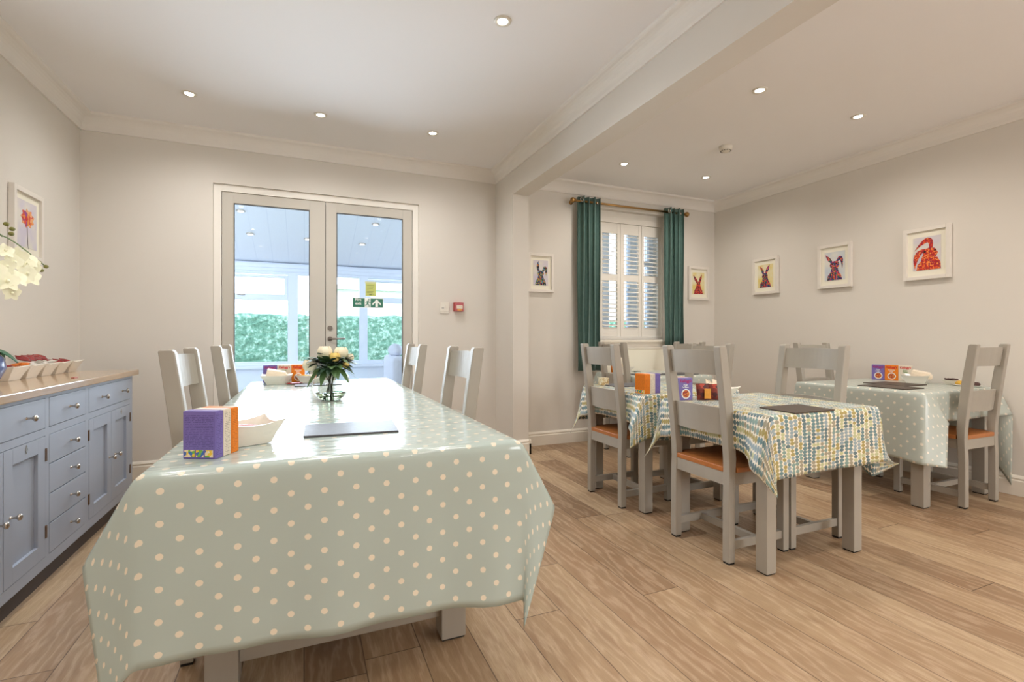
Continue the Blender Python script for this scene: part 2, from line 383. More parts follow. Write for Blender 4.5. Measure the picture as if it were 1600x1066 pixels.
M['green'] = plain('green_print', (60, 140, 60), 0.4); M['flakes'] = art_mat('cereal_flakes', [(196, 104, 40), (222, 140, 60), (170, 74, 40), (150, 50, 50)], 160)
M['sign_green'] = plain('sign_green', (44, 118, 96), 0.4); M['sign_white'] = plain('sign_white', (240, 244, 240), 0.4)
M['sign_yellow'] = plain('yellow_green_notice', (196, 204, 118), 0.5, 0.06, 30)
M['icon'] = art_mat('icon_patches', [(240, 220, 180), (120, 180, 70), (240, 200, 60), (60, 110, 180), (240, 240, 230)], 110)
M['wrap_red'] = plain('red_biscuit_wrapper', (136, 30, 32), 0.25, 0.25, 60); M['wrap_or'] = plain('orange_wrapper', (206, 110, 30), 0.25, 0.25, 60)
M['wrap_white'] = plain('silver_white_wrapper', (214, 210, 204), 0.25, 0.2, 60); M['crisp_red'] = art_mat('brown_red_packet_print', [(90, 24, 20), (120, 40, 24), (70, 20, 24), (170, 60, 40)], 50)
M['crisp_yellow'] = plain('yellow_packet_print', (220, 150, 40), 0.35, 0.2, 50)
M['cream_box'] = art_mat('cream_floral_print', [(226, 214, 180), (214, 196, 150), (232, 224, 200), (190, 160, 110)], 90)

# ================================================================== THE ROOM
LX, RX, BY, BYD, FY = -1.50, 4.46, 4.50, 4.37, -2.50
CZ, CZD = 2.70, 2.66
BX0, BX1, NY = 1.745, 1.905, 4.08
def struct(name, bm, m, parent=None, smooth=False):
    o = bobj(name, bm, m, parent, smooth)
    if parent is None: o['kind'] = 'structure'
    return o
def sbox(name, lo, hi, m, parent=None, bev=0.0):
    bm = bmesh.new(); add_box(bm, lo, hi, bev); return struct(name, bm, m, parent)
sbox('floor', (LX-0.2, FY-0.2, -0.1), (RX+0.2, 4.80, 0.0), M['floor'])
bm = bmesh.new(); add_box(bm, (LX-0.2, FY-0.2, CZ), (BX1-0.05, 4.8, CZ+0.2)); add_box(bm, (BX1-0.05, FY-0.2, CZD), (RX+0.2, 4.8, CZ+0.2))
struct('ceiling', bm, M['ceiling'])
sbox('wall_left', (LX-0.2, FY-0.2, 0), (LX, 4.8, CZ), M['wall'])
sbox('wall_right', (RX, FY-0.2, 0), (RX+0.2, 4.8, CZD), M['wall'])
# back wall with the door opening (lounge side) and the window opening (dining side)
DX0, DX1, DZ = -0.665, 0.98, 2.305
bm = bmesh.new()
add_box(bm, (LX, BY, 0), (DX0, 4.80, CZ)); add_box(bm, (DX1, BY, 0), (BX0+0.02, 4.80, CZ)); add_box(bm, (DX0, BY, DZ), (DX1, 4.80, CZ))
struct('wall_back', bm, M['wall'])
WX0, WX1, WZ0, WZ1 = 2.80, 3.75, 1.05, 2.44
bm = bmesh.new()
add_box(bm, (BX0+0.02, BYD, 0), (WX0, 4.72, CZD)); add_box(bm, (WX1, BYD, 0), (RX, 4.72, CZD))
add_box(bm, (WX0, BYD, WZ1), (WX1, 4.72, CZD)); add_box(bm, (WX0, BYD, 0), (WX1, 4.72, WZ0))
struct('wall_back_dining', bm, M['wall'])
bm = bmesh.new()
for a_, b_ in ((LX, 2.5), (3.9, RX)): add_box(bm, (a_, FY-0.2, 0), (b_, FY, CZ))
for a_, b_ in ((2.5, 3.9),): add_box(bm, (a_, FY-0.2, 0), (b_, FY, 0.93)); add_box(bm, (a_, FY-0.2, 2.17), (b_, FY, CZ))
struct('wall_front', bm, M['wall'])
for nm, a_, b_ in (('window_added', 2.5, 3.9),):  # unseen window, added to house the rear fill lamp
    w_ = tag(bpy.data.objects.new(nm, None), kind='structure'); COL.objects.link(w_)
    bm = bmesh.new(); m_ = (a_+b_)/2
    for x_ in (a_, m_-0.03, b_-0.06): add_box(bm, (x_, FY-0.18, 0.93), (x_+0.06, FY-0.12, 2.17))
    for z_ in (0.93, 2.11): add_box(bm, (a_+.001, FY-0.179, z_), (b_-.001, FY-0.121, z_+0.06))
    bobj('window_frame', bm, M['upvc'], w_); box('glass_pane', (a_+0.06, FY-0.155, 0.99), (b_-0.06, FY-0.150, 2.11), M['pane'], w_, 0)
    box('window_sill', (a_-0.03, FY-0.12, 0.905), (b_+0.03, FY+0.03, 0.93), M['trim'], w_, 0.004)
# nib and beam between the two halves of the room
bm = bmesh.new(); add_box(bm, (BX0, NY, 0), (BX1, BY, 2.376)); add_box(bm, (BX0, FY, 2.376), (BX1, BY, CZ)); struct('trim_1', bm, M['wall'])
# cornice
def cornice_prof(s=1):   # (outward, down)
    P = [(0, 0.115), (0.012, 0.115), (0.016, 0.10)]
    for i in range(7):
        a = i/6*PI/2; P.append((0.016+0.062*(1-math.cos(a)), 0.095-0.075*math.sin(a)))
    P += [(0.085, 0.016), (0.088, 0.0), (0, 0)]
    return P
def cornice(name, a, b, wall, out, axis, cz):
    """run along axis from a to b at coordinate wall, projecting in direction out"""
    bm = bmesh.new(); pts = [(wall+out*p, cz-d) for p, d in cornice_prof()]
    prism(bm, pts, axis, a, b); o = struct(name, bm, M['cornice'])
    for p in o.data.polygons: p.use_smooth = False
cornice('trim_2', LX, BX0, BY, -1, 'x', CZ)
cornice('trim_3', FY, BY, LX, 1, 'y', CZ)
cornice('trim_4', FY, BY, BX0, -1, 'y', CZ)
cornice('trim_5', BX1, RX, BYD, -1, 'x', CZD)
cornice('trim_6', FY, BYD, RX, -1, 'y', CZD)
# baseboards
def bb_prof(): return [(0, 0), (0.018, 0), (0.018, 0.098), (0.013, 0.104), (0.013, 0.112), (0.016, 0.117), (0.010, 0.128), (0.004, 0.135), (0, 0.136)]
def baseboard(name, a, b, wall, out, axis):
    bm = bmesh.new(); prism(bm, [(wall+out*p, z) for p, z in bb_prof()], axis, a, b); struct(name, bm, M['trim'])
baseboard('baseboard_back', LX, DX0, BY, -1, 'x')
baseboard('baseboard_back_right', DX1, BX0, BY, -1, 'x')
baseboard('baseboard_left', FY, BY, LX, 1, 'y')
baseboard('baseboard_nib_side', NY-0.018, BY, BX0, -1, 'y')
baseboard('baseboard_nib', BX0-0.018, BX1+0.018, NY, -1, 'x')
baseboard('baseboard_nib_dining', NY-0.018, BYD, BX1, 1, 'y')
baseboard('baseboard_back_dining', BX1, RX, BYD, -1, 'x')
baseboard('baseboard_right', FY, BYD, RX, -1, 'y')

# ------------------------------------------------------------------ glazed double doors
D1 = tag(bpy.data.objects.new('door_1', None), kind='structure'); COL.objects.link(D1); D1.location = (0, 0, 0)
YD = 4.53
bm = bmesh.new()
add_box(bm, (DX0, YD-0.01, 0), (DX0+0.055, YD+0.09, DZ-0.05), 0.003); add_box(bm, (DX1-0.055, YD-0.01, 0), (DX1, YD+0.09, DZ-0.05), 0.003); add_box(bm, (DX0, YD-0.01, DZ-0.055), (DX1, YD+0.09, DZ), 0.003)
bobj('door_frame', bm, M['white_paint'], D1)
def leaf(x0, x1, gx0, gx1):
    bm = bmesh.new(); a, b = YD, YD+0.05
    add_box(bm, (x0, a, 0.01), (gx0, b, 2.25), 0.002); add_box(bm, (gx1, a, 0.01), (x1, b, 2.25), 0.002)
    add_box(bm, (gx0, a+0.001, 2.165), (gx1, b-0.001, 2.249)); add_box(bm, (gx0, a+0.001, 0.011), (gx1, b-0.001, 0.22))
    l = bobj('door_leaf', bm, M['joinery'], D1)
    bm = bmesh.new()
    for (u0, u1, w0, w1) in ((gx0, gx0+0.006, 0.22, 2.165), (gx1-0.006, gx1, 0.22, 2.165), (gx0+.006, gx1-.006, 2.159, 2.165)): add_box(bm, (u0, a+0.005, w0), (u1, a+0.03, w1))
    bobj('glazing_seal', bm, M['grout'], l)
    box('glass_pane', (gx0+0.001, a+0.02, 0.221), (gx1-0.001, a+0.026, 2.164), M['pane'], l, 0)
    return l
leaf(DX0+0.058, 0.170, -0.525, 0.045); LLf = None; RL = leaf(0.1735, DX1-0.058, 0.262, 0.838)
box('meeting_seal', (0.160, YD+0.051, 0.02), (0.185, YD+0.056, 2.24), M['grout'], RL, 0)
for z in (1.155, 1.06):
    bm = bmesh.new(); add_cyl(bm, (0.208, YD-0.006, z), (0.208, YD+0.001, z), 0.021, n=20); k = bobj('door_lock', bm, M['steel'], RL)
bm = bmesh.new(); add_tube(bm, [(0.208, YD-0.002, 1.06), (0.208, YD-0.05, 1.06), (0.225, YD-0.055, 1.062), (0.33, YD-0.055, 1.062)], 0.008); bobj('door_handle', bm, M['steel'], RL, True)

# signs stuck on the glass of the right door
sg = thing('fire_exit_sign', 'green and white fire exit sign with running figure and up arrow on door glass', 'sign', (0.530, YD+0.018, 1.384))
box('sign_board', (-0.135, -0.003, -0.045), (0.135, 0.0, 0.045), M['sign_white'], sg, 0.001)
box('green_field', (-0.129, -0.004, -0.039), (-0.03, -0.0031, 0.039), M['sign_green'], sg, 0)
box('arrow_field', (0.022, -0.004, -0.039), (0.129, -0.0031, 0.039), M['sign_green'], sg, 0)
text('lettering', 'Fire\nexit', 0.034, M['sign_white'], sg, (-0.085, -0.0045, 0.010), (PI/2, 0, 0), bold=0.0006)
bm = bmesh.new(); prism(bm, [(0.075, 0.034), (0.113, -0.004), (0.113, -0.022), (0.086, 0.004), (0.086, -0.036), (0.064, -0.036), (0.064, 0.004), (0.037, -0.022), (0.037, -0.004)], 'y', -0.0052, -0.0042); bobj('arrow', bm, M['sign_white'], sg)
bm = bmesh.new()
def limb(p, q, w):
    d = Vector((q[0]-p[0], q[1]-p[1])); nn = Vector((-d.y, d.x)).normalized()*w
    prism(bm, [(p[0]+nn.x, p[1]+nn.y), (q[0]+nn.x, q[1]+nn.y), (q[0]-nn.x, q[1]-nn.y), (p[0]-nn.x, p[1]-nn.y)], 'y', -0.0052, -0.0042)
limb((0.000, 0.018), (-0.006, -0.006), 0.006); limb((-0.006, -0.006), (0.008, -0.020), 0.0035); limb((0.008, -0.020), (0.010, -0.036), 0.003); limb((-0.006, -0.006), (-0.014, -0.020), 0.0035); limb((-0.014, -0.020), (-0.028, -0.022), 0.003)
limb((0.0, 0.016), (0.014, 0.004), 0.0028); limb((0.014, 0.004), (0.02, 0.008), 0.0025); limb((-0.002, 0.016), (-0.016, 0.010), 0.0028); limb((-0.016, 0.010), (-0.020, 0.0), 0.0025)
add_cyl(bm, (0.006, -0.0052, 0.028), (0.006, -0.0042, 0.028), 0.0065, n=14)
bobj('running_figure', bm, M['sign_green'], sg)
nt = thing('door_notice', 'small yellow green notice stuck above the fire exit sign on door glass', 'notice', (0.553, YD+0.018, 1.510))
box('paper', (-0.045, -0.002, -0.065), (0.045, 0.0, 0.065), M['sign_yellow'], nt, 0)
bm = bmesh.new()
for k in range(7): add_box(bm, (-0.035, -0.0026, 0.028-k*0.013), (0.03-0.006*(k % 3), -0.0021, 0.031-k*0.013))
add_box(bm, (-0.012, -0.0026, -0.056), (0.01, -0.0021, -0.05)); bobj('printed_lines', bm, plain('olive_print', (120, 130, 70), 0.6), nt)
box('tape', (-0.05, -0.003, 0.048), (0.047, -0.0021, 0.066), plain('pale_tape', (206, 210, 160), 0.3), nt, 0)

# ------------------------------------------------------------------ conservatory behind the doors
CY = 7.6; CX0, CX1 = -2.4, 2.75
sbox('floor_conservatory', (CX0-0.1, 4.80, -0.1), (CX1+0.1, CY+0.1, -0.002), M['patio'])
for nm, wn_n, xa, xb in (('wall_conservatory_left', 'window_3', CX0-0.12, CX0), ('wall_conservatory_right', 'window_4', CX1, CX1+0.12)):
    sbox(nm, (xa, 4.8, 0), (xb, CY, 0.685), M['consv_wall'])
    w_ = tag(bpy.data.objects.new(wn_n, None), kind='structure'); COL.objects.link(w_)
    bm = bmesh.new()
    for y in (4.80, 5.72, 6.64, CY-0.08): add_box(bm, (xa+0.02, y, 0.685), (xb-0.02, y+0.08, 2.0))
    prism(bm, [(4.80, 2.0), (CY, 2.0), (CY, 2.14), (4.80, 2.95)], 'x', xa+0.02, xb-0.02)
    add_box(bm, (xa+0.021, 4.88, 1.62), (xb-0.021, CY-0.08, 1.68)); bobj('window_frame', bm, M['upvc'], w_)
bm = bmesh.new(); prism(bm, [(4.80, 2.95), (CY+0.35, 2.04), (CY+0.35, 2.13), (4.80, 3.05)], 'x', CX0-0.15, CX1+0.15); struct('ceiling_conservatory', bm, M['boards'])
bm = bmesh.new(); add_box(bm, (CX0, CY, 0), (CX1, CY+0.16, 0.64)); struct('wall_conservatory_low', bm, M['consv_wall'])
bm = bmesh.new(); add_box(bm, (CX0, CY-0.06, 0.64), (CX1, CY+0.2, 0.685), 0.004); struct('trim_window_board', bm, M['upvc'])
bm = bmesh.new(); add_box(bm, (CX0, CY-0.02, 2.00), (CX1, CY+0.1, 2.12), 0.004); add_box(bm, (CX0, CY-0.05, 2.05), (CX1, CY-0.02, 2.10), 0.004); struct('trim_eaves_beam', bm, M['upvc'])
def u_at(u, Y):      # helper giving the world X of a column of the frame elevation at depth Y
    s, c = 0.39187, 0.92002; a = (u-800)/763.0; return Y*(s+a*c)/(c-a*s)
posts = [(449.5, 465.5), (561.5, 574.5)]
bars = []
xs = [(u_at(a, CY), u_at(b, CY)) for a, b in posts]
w_l = xs[0][0]-1.16; w_r = xs[1][1]+1.18
edges = [(CX0, w_l), xs[0], xs[1], (w_r, CX1)]
WN = tag(bpy.data.objects.new('window_2', None), kind='structure'); COL.objects.link(WN)
bm = bmesh.new()
for a, b in edges: add_box(bm, (a, CY, 0.685), (b, CY+0.08, 2.0), 0.004)
add_box(bm, (CX0, CY+0.001, 0.685), (CX1, CY+0.079, 0.735), 0.004); add_box(bm, (CX0, CY+0.001, 1.965), (CX1, CY+0.079, 2.0), 0.004)
bobj('window_frame', bm, M['upvc'], WN)
for (a, b, tr) in ((edges[0][1], edges[1][0], True), (edges[1][1], edges[2][0], False), (edges[2][1], edges[3][0], True)):
    bm = bmesh.new()
    if tr:
        add_box(bm, (a, CY-0.005, 1.60), (b, CY+0.07, 1.68), 0.004)
        add_box(bm, (a, CY-0.005, 1.68), (a+0.045, CY+0.07, 1.95)); add_box(bm, (b-0.045, CY-0.005, 1.68), (b, CY+0.07, 1.95)); add_box(bm, (a+.045, CY-0.005, 1.915), (b-.045, CY+0.07, 1.95))
        s_ = bobj('sash', bm, M['upvc'], WN)
        bm = bmesh.new(); mx_ = (a+b)/2; add_box(bm, (mx_-0.05, CY-0.02, 1.655), (mx_+0.05, CY-0.005, 1.667), 0.003); bobj('sash_handle', bm, M['chrome'], s_)
    else: bm.free()
    box('glass_pane', (a+0.001, CY+0.04, 0.736), (b-0.001, CY+0.046, 1.949), M['pane'], WN, 0)
tag(link('downlight_conservatory', bpy.data.meshes.new('x')), None) if False else None
cs = (3.05-2.22)/(CY+0.35-4.8)
for i, (u, v) in enumerate([(376, 330), (391, 366), (481, 374), (566, 382), (587, 351)]):
    # ceiling plane: z = 2.95 - k (y-4.8)
    k = (2.95-2.04)/(CY+0.35-4.8); s, c = 0.39187, 0.92002; a = (u-800)/763.0; rx, ry, rz = s+a*c, c-a*s, (528-v)/763.0
    t = (2.95+4.8*k-1.07)/(rz+k*ry); p = (rx*t, ry*t, 1.07+rz*t)
    d = thing('ceiling_downlight', ['small lit downlight, nearest the left edge in the conservatory ceiling', 'small lit downlight in conservatory ceiling behind left door pane centre', 'small lit downlight in conservatory ceiling beside left door stile', 'small lit downlight in conservatory ceiling low behind right door pane', 'small lit downlight in conservatory ceiling high behind right door pane'][i], 'downlight', p, 0, 'downlights in the conservatory ceiling')
    bm = bmesh.new(); add_cyl(bm, (0, 0, -0.004), (0, 0, 0.02), 0.05, n=20); bobj('bezel', bm, M['chrome'], d)
    bm = bmesh.new(); add_cyl(bm, (0, 0, -0.008), (0, 0, -0.003), 0.03, n=20); bobj('bulb', bm, M['lamp_consv'], d)
# wicker chair in the conservatory seen past the right side of the doors
sf = thing('conservatory_armchair', 'pale conservatory armchair with round head cushion behind the right door', 'armchair', (1.02, 5.95, 0), 0)
bm = bmesh.new(); add_box(bm, (-0.06, -0.35, 0.0), (0.75, 0.35, 0.45), 0.05); bobj('seat', bm, M['sofa'], sf, True)
bm = bmesh.new(); add_box(bm, (-0.1, -0.38, 0.10), (0.06, 0.38, 0.86), 0.06); bobj('backrest', bm, M['sofa'], sf, True)
bm = bmesh.new(); add_ball(bm, (-0.01, 0, 0.92), 0.08, (1, 3.2, 1)); bobj('cushion', bm, M['sofa'], sf, True)
# garden
sbox('ground', (-14, 7.8, -0.12), (16, 30, -0.06), M['grass'])
bm = bmesh.new()
random.seed(3)
nx, nz = 150, 26; HX0, HX1, HY, HZ = -9.0, 11.0, 10.6, 1.52
vs = [[bm.verts.new((HX0+(HX1-HX0)*i/nx, HY+random.uniform(-.012, .012)+(0.04 if j == nz else 0), -0.06+(HZ+0.06)*j/nz+random.uniform(-.01, .03))) for j in range(nz+1)] for i in range(nx+1)]
for i in range(nx):
    for j in range(nz): bm.faces.new((vs[i][j], vs[i+1][j], vs[i+1][j+1], vs[i][j+1]))
tp = [bm.verts.new((v[nz].co.x, HY+1.1, HZ+random.uniform(-.04, .05))) for v in vs]; bt = [bm.verts.new((v[nz].co.x, HY+1.2, -0.06)) for v in vs]
for i in range(nx): bm.faces.new((vs[i][nz], vs[i+1][nz], tp[i+1], tp[i])); bm.faces.new((tp[i], tp[i+1], bt[i+1], bt[i]))
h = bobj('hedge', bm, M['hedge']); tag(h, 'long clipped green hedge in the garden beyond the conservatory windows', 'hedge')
def bush(name, label, c, r, n):
    bm = bmesh.new()
    for k in range(n):
        d = Vector((random.gauss(0, 1), random.gauss(0, 1), random.gauss(0, 1))).normalized()*r*random.uniform(0.75, 1.0); d.z = abs(d.z)*1.1
        p = Vector(c)+d; q = Euler((random.uniform(0, 6), random.uniform(0, 6), random.uniform(0, 6))).to_matrix(); s = random.uniform(.03, .06)
        A = [bm.verts.new(p+q @ Vector(w)*s) for w in ((-1, 0, 0), (0, -.5, 0), (1, 0, 0), (0, .5, 0))]; bm.faces.new(A)
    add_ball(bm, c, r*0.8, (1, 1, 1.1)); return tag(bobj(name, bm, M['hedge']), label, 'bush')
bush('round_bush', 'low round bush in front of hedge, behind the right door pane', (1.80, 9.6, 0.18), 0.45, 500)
ho = thing('neighbour_house', 'pale house with pitched roof faint beyond the hedge', 'house', (4.4, 24, 0))
box('wall', (-3, -0.1, -0.1), (3, 4, 3.4), M['house'], ho, 0)
bm = bmesh.new(); prism(bm, [(-3.4, 3.3), (3.4, 3.3), (0, 5.1)], 'y', -0.4, 4.2); bobj('roof', bm, M['roof'], ho)

# ------------------------------------------------------------------ dining window: frame, shutters
W1 = tag(bpy.data.objects.new('window_1', None), kind='structure'); COL.objects.link(W1)
bm = bmesh.new()
add_box(bm, (WX0, 4.60, WZ0), (WX0+0.06, 4.68, WZ1)); add_box(bm, (WX1-0.06, 4.60, WZ0), (WX1, 4.68, WZ1)); add_box(bm, (WX0+.06, 4.60, WZ0), (WX1-.06, 4.68, WZ0+0.07)); add_box(bm, (WX0+.06, 4.60, WZ1-0.08), (WX1-.06, 4.68, WZ1))
for x in (3.09, 3.475): add_box(bm, (x-0.05, 4.60, WZ0+.07), (x+0.05, 4.68, WZ1-.08))
add_box(bm, (WX0+.06, 4.605, 1.9), (3.04, 4.675, 1.96)); add_box(bm, (3.525, 4.605, 1.9), (WX1-.06, 4.675, 1.96))
bobj('window_frame', bm, M['upvc'], W1)
box('glass_pane', (WX0+0.061, 4.635, WZ0+0.071), (WX1-0.061, 4.641, WZ1-0.081), M['pane'], W1, 0)
box('window_sill', (WX0-0.03, BYD-0.035, WZ0-0.028), (WX1+0.03, 4.60, WZ0), M['trim'], W1, 0.005)
shz0, shz1 = WZ0+0.002, 2.37
YS0, YS1 = 4.445, 4.475
sf_ = thing('window_shutters', 'white full height plantation shutters with open louvres in the dining window', 'shutters', (0, 0, 0))
bm = bmesh.new()
fx0, fx1 = 2.835, WX1-0.003
add_box(bm, (WX0+0.002, YS0-0.012, shz0), (2.905, YS1+0.015, shz1), 0.002); add_box(bm, (3.738, YS0-0.012, shz0), (WX1-0.002, YS1+0.015, shz1), 0.002)
add_box(bm, (2.905, YS0-0.012, shz0), (3.738, YS1+0.015, shz0+0.03), 0.002); add_box(bm, (2.905, YS0-0.012, 2.318), (3.738, YS1+0.015, shz1), 0.002)
add_box(bm, (WX0+0.002, YS0-0.005, shz1), (WX1-0.002, YS1, WZ1-0.001), 0.0)
bobj('shutter_frame', bm, M['white_paint'], sf_)
pans = [(2.908, 3.180), (3.184, 3.462), (3.466, 3.735)]
lou = [(2.950, 3.140), (3.232, 3.422), (3.498, 3.692)]
for (a, b), (p, q) in zip(pans, lou):
    bm = bmesh.new()
    z0, z1 = shz0+0.032, 2.316
    for lo, hi in (((a, YS0, z0), (p, YS1, z1)), ((q, YS0, z0), (b, YS1, z1)), ((p, YS0+.001, z0), (q, YS1-.001, 1.185)), ((p, YS0+.001, 1.690), (q, YS1-.001, 1.765)), ((p, YS0+.001, 2.205), (q, YS1-.001, z1))): add_box(bm, lo, hi, 0.0015)
    pn = bobj('shutter_panel', bm, M['white_paint'], sf_)
    for lo, hi, n_ in ((1.185, 1.690, 11), (1.765, 2.205, 10)):
        bm = bmesh.new(); st = (hi-lo)/n_
        for k in range(n_):
            zc = lo+st*(k+0.5); dy, dz = 0.030, 0.0085
            prism(bm, [(4.46-dy, zc-dz-0.0025), (4.46-dy, zc-dz+0.0025), (4.46, zc+0.006), (4.46+dy, zc+dz+0.0025), (4.46+dy, zc+dz-0.0025), (4.46, zc-0.006)], 'x', p+0.002, q-0.002)
        bobj('louvres', bm, M['white_paint'], pn)
# outside brick reveal glimpsed as paving and sky only
# curtains and pole
cp = thing('curtain_pole', 'brass curtain pole with ball ends above the dining window', 'curtain pole', (0, 0, 0))
yp = 4.275
bm = bmesh.new(); add_cyl(bm, (2.50, yp, 2.455), (3.94, yp, 2.455), 0.011, n=14); bobj('rod', bm, M['brass'], cp, True)
for x, s in ((2.485, -1), (3.955, 1)):
    bm = bmesh.new(); add_ball(bm, (x, yp, 2.455), 0.028); add_cyl(bm, (x-s*0.03, yp, 2.455), (x-s*0.02, yp, 2.455), 0.018); bobj('finial', bm, M['brass'], cp, True)
for x in (2.515, 3.925):
    bm = bmesh.new(); add_cyl(bm, (x, yp+0.008, 2.455), (x, BYD-0.001, 2.455), 0.007); add_cyl(bm, (x, BYD-0.008, 2.455), (x, BYD-0.001, 2.455), 0.022); bobj('bracket', bm, M['brass'], cp, True)
def curtain(label, x0, x1, z0, folds, name='curtain'):
    t = thing(name, label, 'curtain', ((x0+x1)/2, yp, z0), 0, 'teal curtains at the dining window')
    bm = bmesh.new(); n_ = folds*14; rows = 14; Wd = x1-x0; H = 2.50-z0
    g = []
    for j in range(rows+1):
        z = H*j/rows; row = []
        for i in range(n_+1):
            u = i/n_; ph = u*folds*2*PI
            amp = 0.050*(0.8+0.2*math.sin(i*0.7+1)); amp *= (1.0-0.25*(1-j/rows))
            x = -Wd/2+Wd*u+0.012*math.sin(ph*2+0.6)+0.008*math.sin(j*0.5+u*9)*(1-j/rows)
            row.append(bm.verts.new((x, amp*math.sin(ph)-0.004, z)))
        g.append(row)
    for j in range(rows):
        for i in range(n_): bm.faces.new((g[j][i], g[j][i+1], g[j+1][i+1], g[j+1][i]))
    c = bobj('fabric', bm, M['curtain'], t, True)
    md = c.modifiers.new('th', 'SOLIDIFY'); md.thickness = 0.003
    for k in range(folds*2):
        u = (k+0.5)/(folds*2)*1.0; x = -Wd/2+Wd*(k/(folds*2))+Wd/(folds*4)
        bm = bmesh.new(); add_lathe(bm, [(0.018, -0.003), (0.026, -0.004), (0.026, 0.004), (0.018, 0.003), (0.018, -0.003)], 18)
        if k in (0, folds*2-1): bobj('eyelet', bm, M['chrome'], t, True, loc=(x, -0.05 if k == 0 else 0, H-0.045), rot=(PI/2, 0, 0.4))
        else: bm.free()
curtain('long teal curtain hanging left of the dining window, reaching low', 2.545, 2.805, 0.735, 4)
curtain('shorter teal curtain right of the dining window, ending above radiator', 3.650, 3.895, 0.985, 4)
# radiator
rd = thing('radiator', 'white panel radiator on the wall under the dining window', 'radiator', (2.88, 4.27, 0.32))
bm = bmesh.new(); add_box(bm, (0, 0, 0), (0.95, 0.05, 0.63), 0.006)
bobj('panel', bm, M['mount'], rd)
bm = bmesh.new(); add_box(bm, (-0.004, -0.004, 0.63), (0.954, 0.098, 0.645), 0.003); bobj('top_grille', bm, M['white_plastic'], rd)
for x_ in (0.1, 0.8): box('wall_bracket', (x_, 0.05, 0.1), (x_+0.04, 0.099, 0.5), M['white_plastic'], rd, 0)
bm = bmesh.new(); add_cyl(bm, (-0.04, 0.03, 0.04), (-0.04, 0.03, -0.32), 0.008); add_cyl(bm, (-0.04, 0.03, 0.04), (0.0, 0.03, 0.04), 0.012); add_cyl(bm, (-0.04, 0.03, 0.04), (-0.04, 0.03, 0.12), 0.02); bobj('valve', bm, M['white_plastic'], rd, True)

# ------------------------------------------------------------------ ceiling downlights
def downlight(label, x, y, cz, col, group):
    t = thing('ceiling_downlight', label, 'downlight', (x, y, cz), 0, group)
    bm = bmesh.new(); add_lathe(bm, [(0.026, -0.002), (0.030, -0.006), (0.044, -0.005), (0.046, 0.0), (0.026, 0.0), (0.026, -0.002)], 24); bobj('bezel', bm, M['white_plastic'], t, True)
    bm = bmesh.new(); add_cyl(bm, (0, 0, -0.003), (0, 0, -0.001), 0.026, n=24); bobj('bulb', bm, M['lamp'], t)
    l = bpy.data.lights.new('downlight_light', 'SPOT'); l.energy = LAMP_W; l.color = col; l.spot_size = 2.75; l.spot_blend = 0.9; l.shadow_soft_size = 0.03
    lo = bpy.data.objects.new('downlight_light', l); COL.objects.link(lo); lo.parent = t; lo.location = (0, 0, -0.02)
WARM = (1.0, 0.92, 0.83); MID = (1.0, 0.965, 0.93)
gL, gD = 'downlights in the lounge ceiling', 'downlights in the dining ceiling'
for lab, x, y in (('lit ceiling downlight nearest the camera, left of the beam', 0.94, 2.33), ('lit ceiling downlight in far row, leftmost, near the left wall', -0.705, 3.84), ('lit ceiling downlight in far row, middle of three above the doors', 0.112, 3.83), ('lit ceiling downlight in far row, right of the doors, nearest the beam', 0.942, 3.82)):
    downlight(lab, x, y, CZ, MID, gL)
for x in (-0.705, 0.112): downlight('ceiling downlight above the long table', x, 2.33, CZ, MID, gL)
for y in (0.85, -0.65, -1.95):
    for x in (-0.705, 0.94): downlight('ceiling downlight behind the camera on the lounge side', x, y, CZ, MID, gL)
for lab, x, y in (('lit downlight in dining ceiling, nearer row beside the beam', 2.69, 2.26), ('lit downlight in dining ceiling, nearer row, rightmost of all', 3.66, 2.25), ('lit downlight in dining ceiling, far row close to the beam', 2.69, 3.70), ('lit downlight in dining ceiling, far row near back corner', 3.66, 3.695)):
    downlight(lab, x, y, CZD, WARM, gD)
for y in (0.85, -0.65, -1.95):
    for x in (2.69, 3.66): downlight('ceiling downlight behind the camera on the dining side', x, y, CZD, WARM, gD)
sm = thing('smoke_detector', 'round white smoke detector on the dining ceiling', 'smoke detector', (3.224, 3.037, CZD))
bm = bmesh.new(); add_lathe(bm, [(0, -0.048), (0.022, -0.048), (0.030, -0.040), (0.046, -0.036), (0.052, -0.02), (0.052, 0), (0, 0)], 28); bobj('housing', bm, M['white_plastic'], sm, True)
bm = bmesh.new()
for k in range(12):
    a = k*PI/6; add_box(bm, (math.cos(a)*0.039-0.004, math.sin(a)*0.039-0.004, -0.0405), (math.cos(a)*0.039+0.004, math.sin(a)*0.039+0.004, -0.036))
bobj('vents', bm, M['grout'], sm)

# ------------------------------------------------------------------ wall fittings by the doors
sw = thing('fused_switch', 'white square wall switch plate left of the red fire call point', 'switch', (1.219, BY, 1.362))
box('plate', (-0.043, -0.012, -0.043), (0.043, 0, 0.043), M['white_plastic'], sw, 0.002)
box('rocker', (0.006, -0.016, -0.012), (0.026, -0.012, 0.018), M['white_plastic'], sw, 0.001)
box('indicator', (-0.026, -0.0135, -0.012), (-0.004, -0.012, -0.008), M['grout'], sw, 0)
box('back_box', (-0.042, -0.010, -0.058), (0.042, 0, -0.044), M['white_plastic'], sw, 0.001)
fc = thing('fire_call_point', 'red square fire alarm call point on wall right of the doors', 'fire alarm', (1.352, BY, 1.364))
box('housing', (-0.045, -0.05, -0.043), (0.045, 0, 0.043), M['red'], fc, 0.004)
box('label_plate', (-0.026, -0.053, -0.018), (0.034, -0.050, 0.013), plain('pale_label', (236, 220, 200), 0.4), fc, 0.001)
box('yellow_flap', (-0.018, -0.053, -0.036), (0.028, -0.050, -0.021), M['crisp_yellow'], fc, 0.001)
bm = bmesh.new()
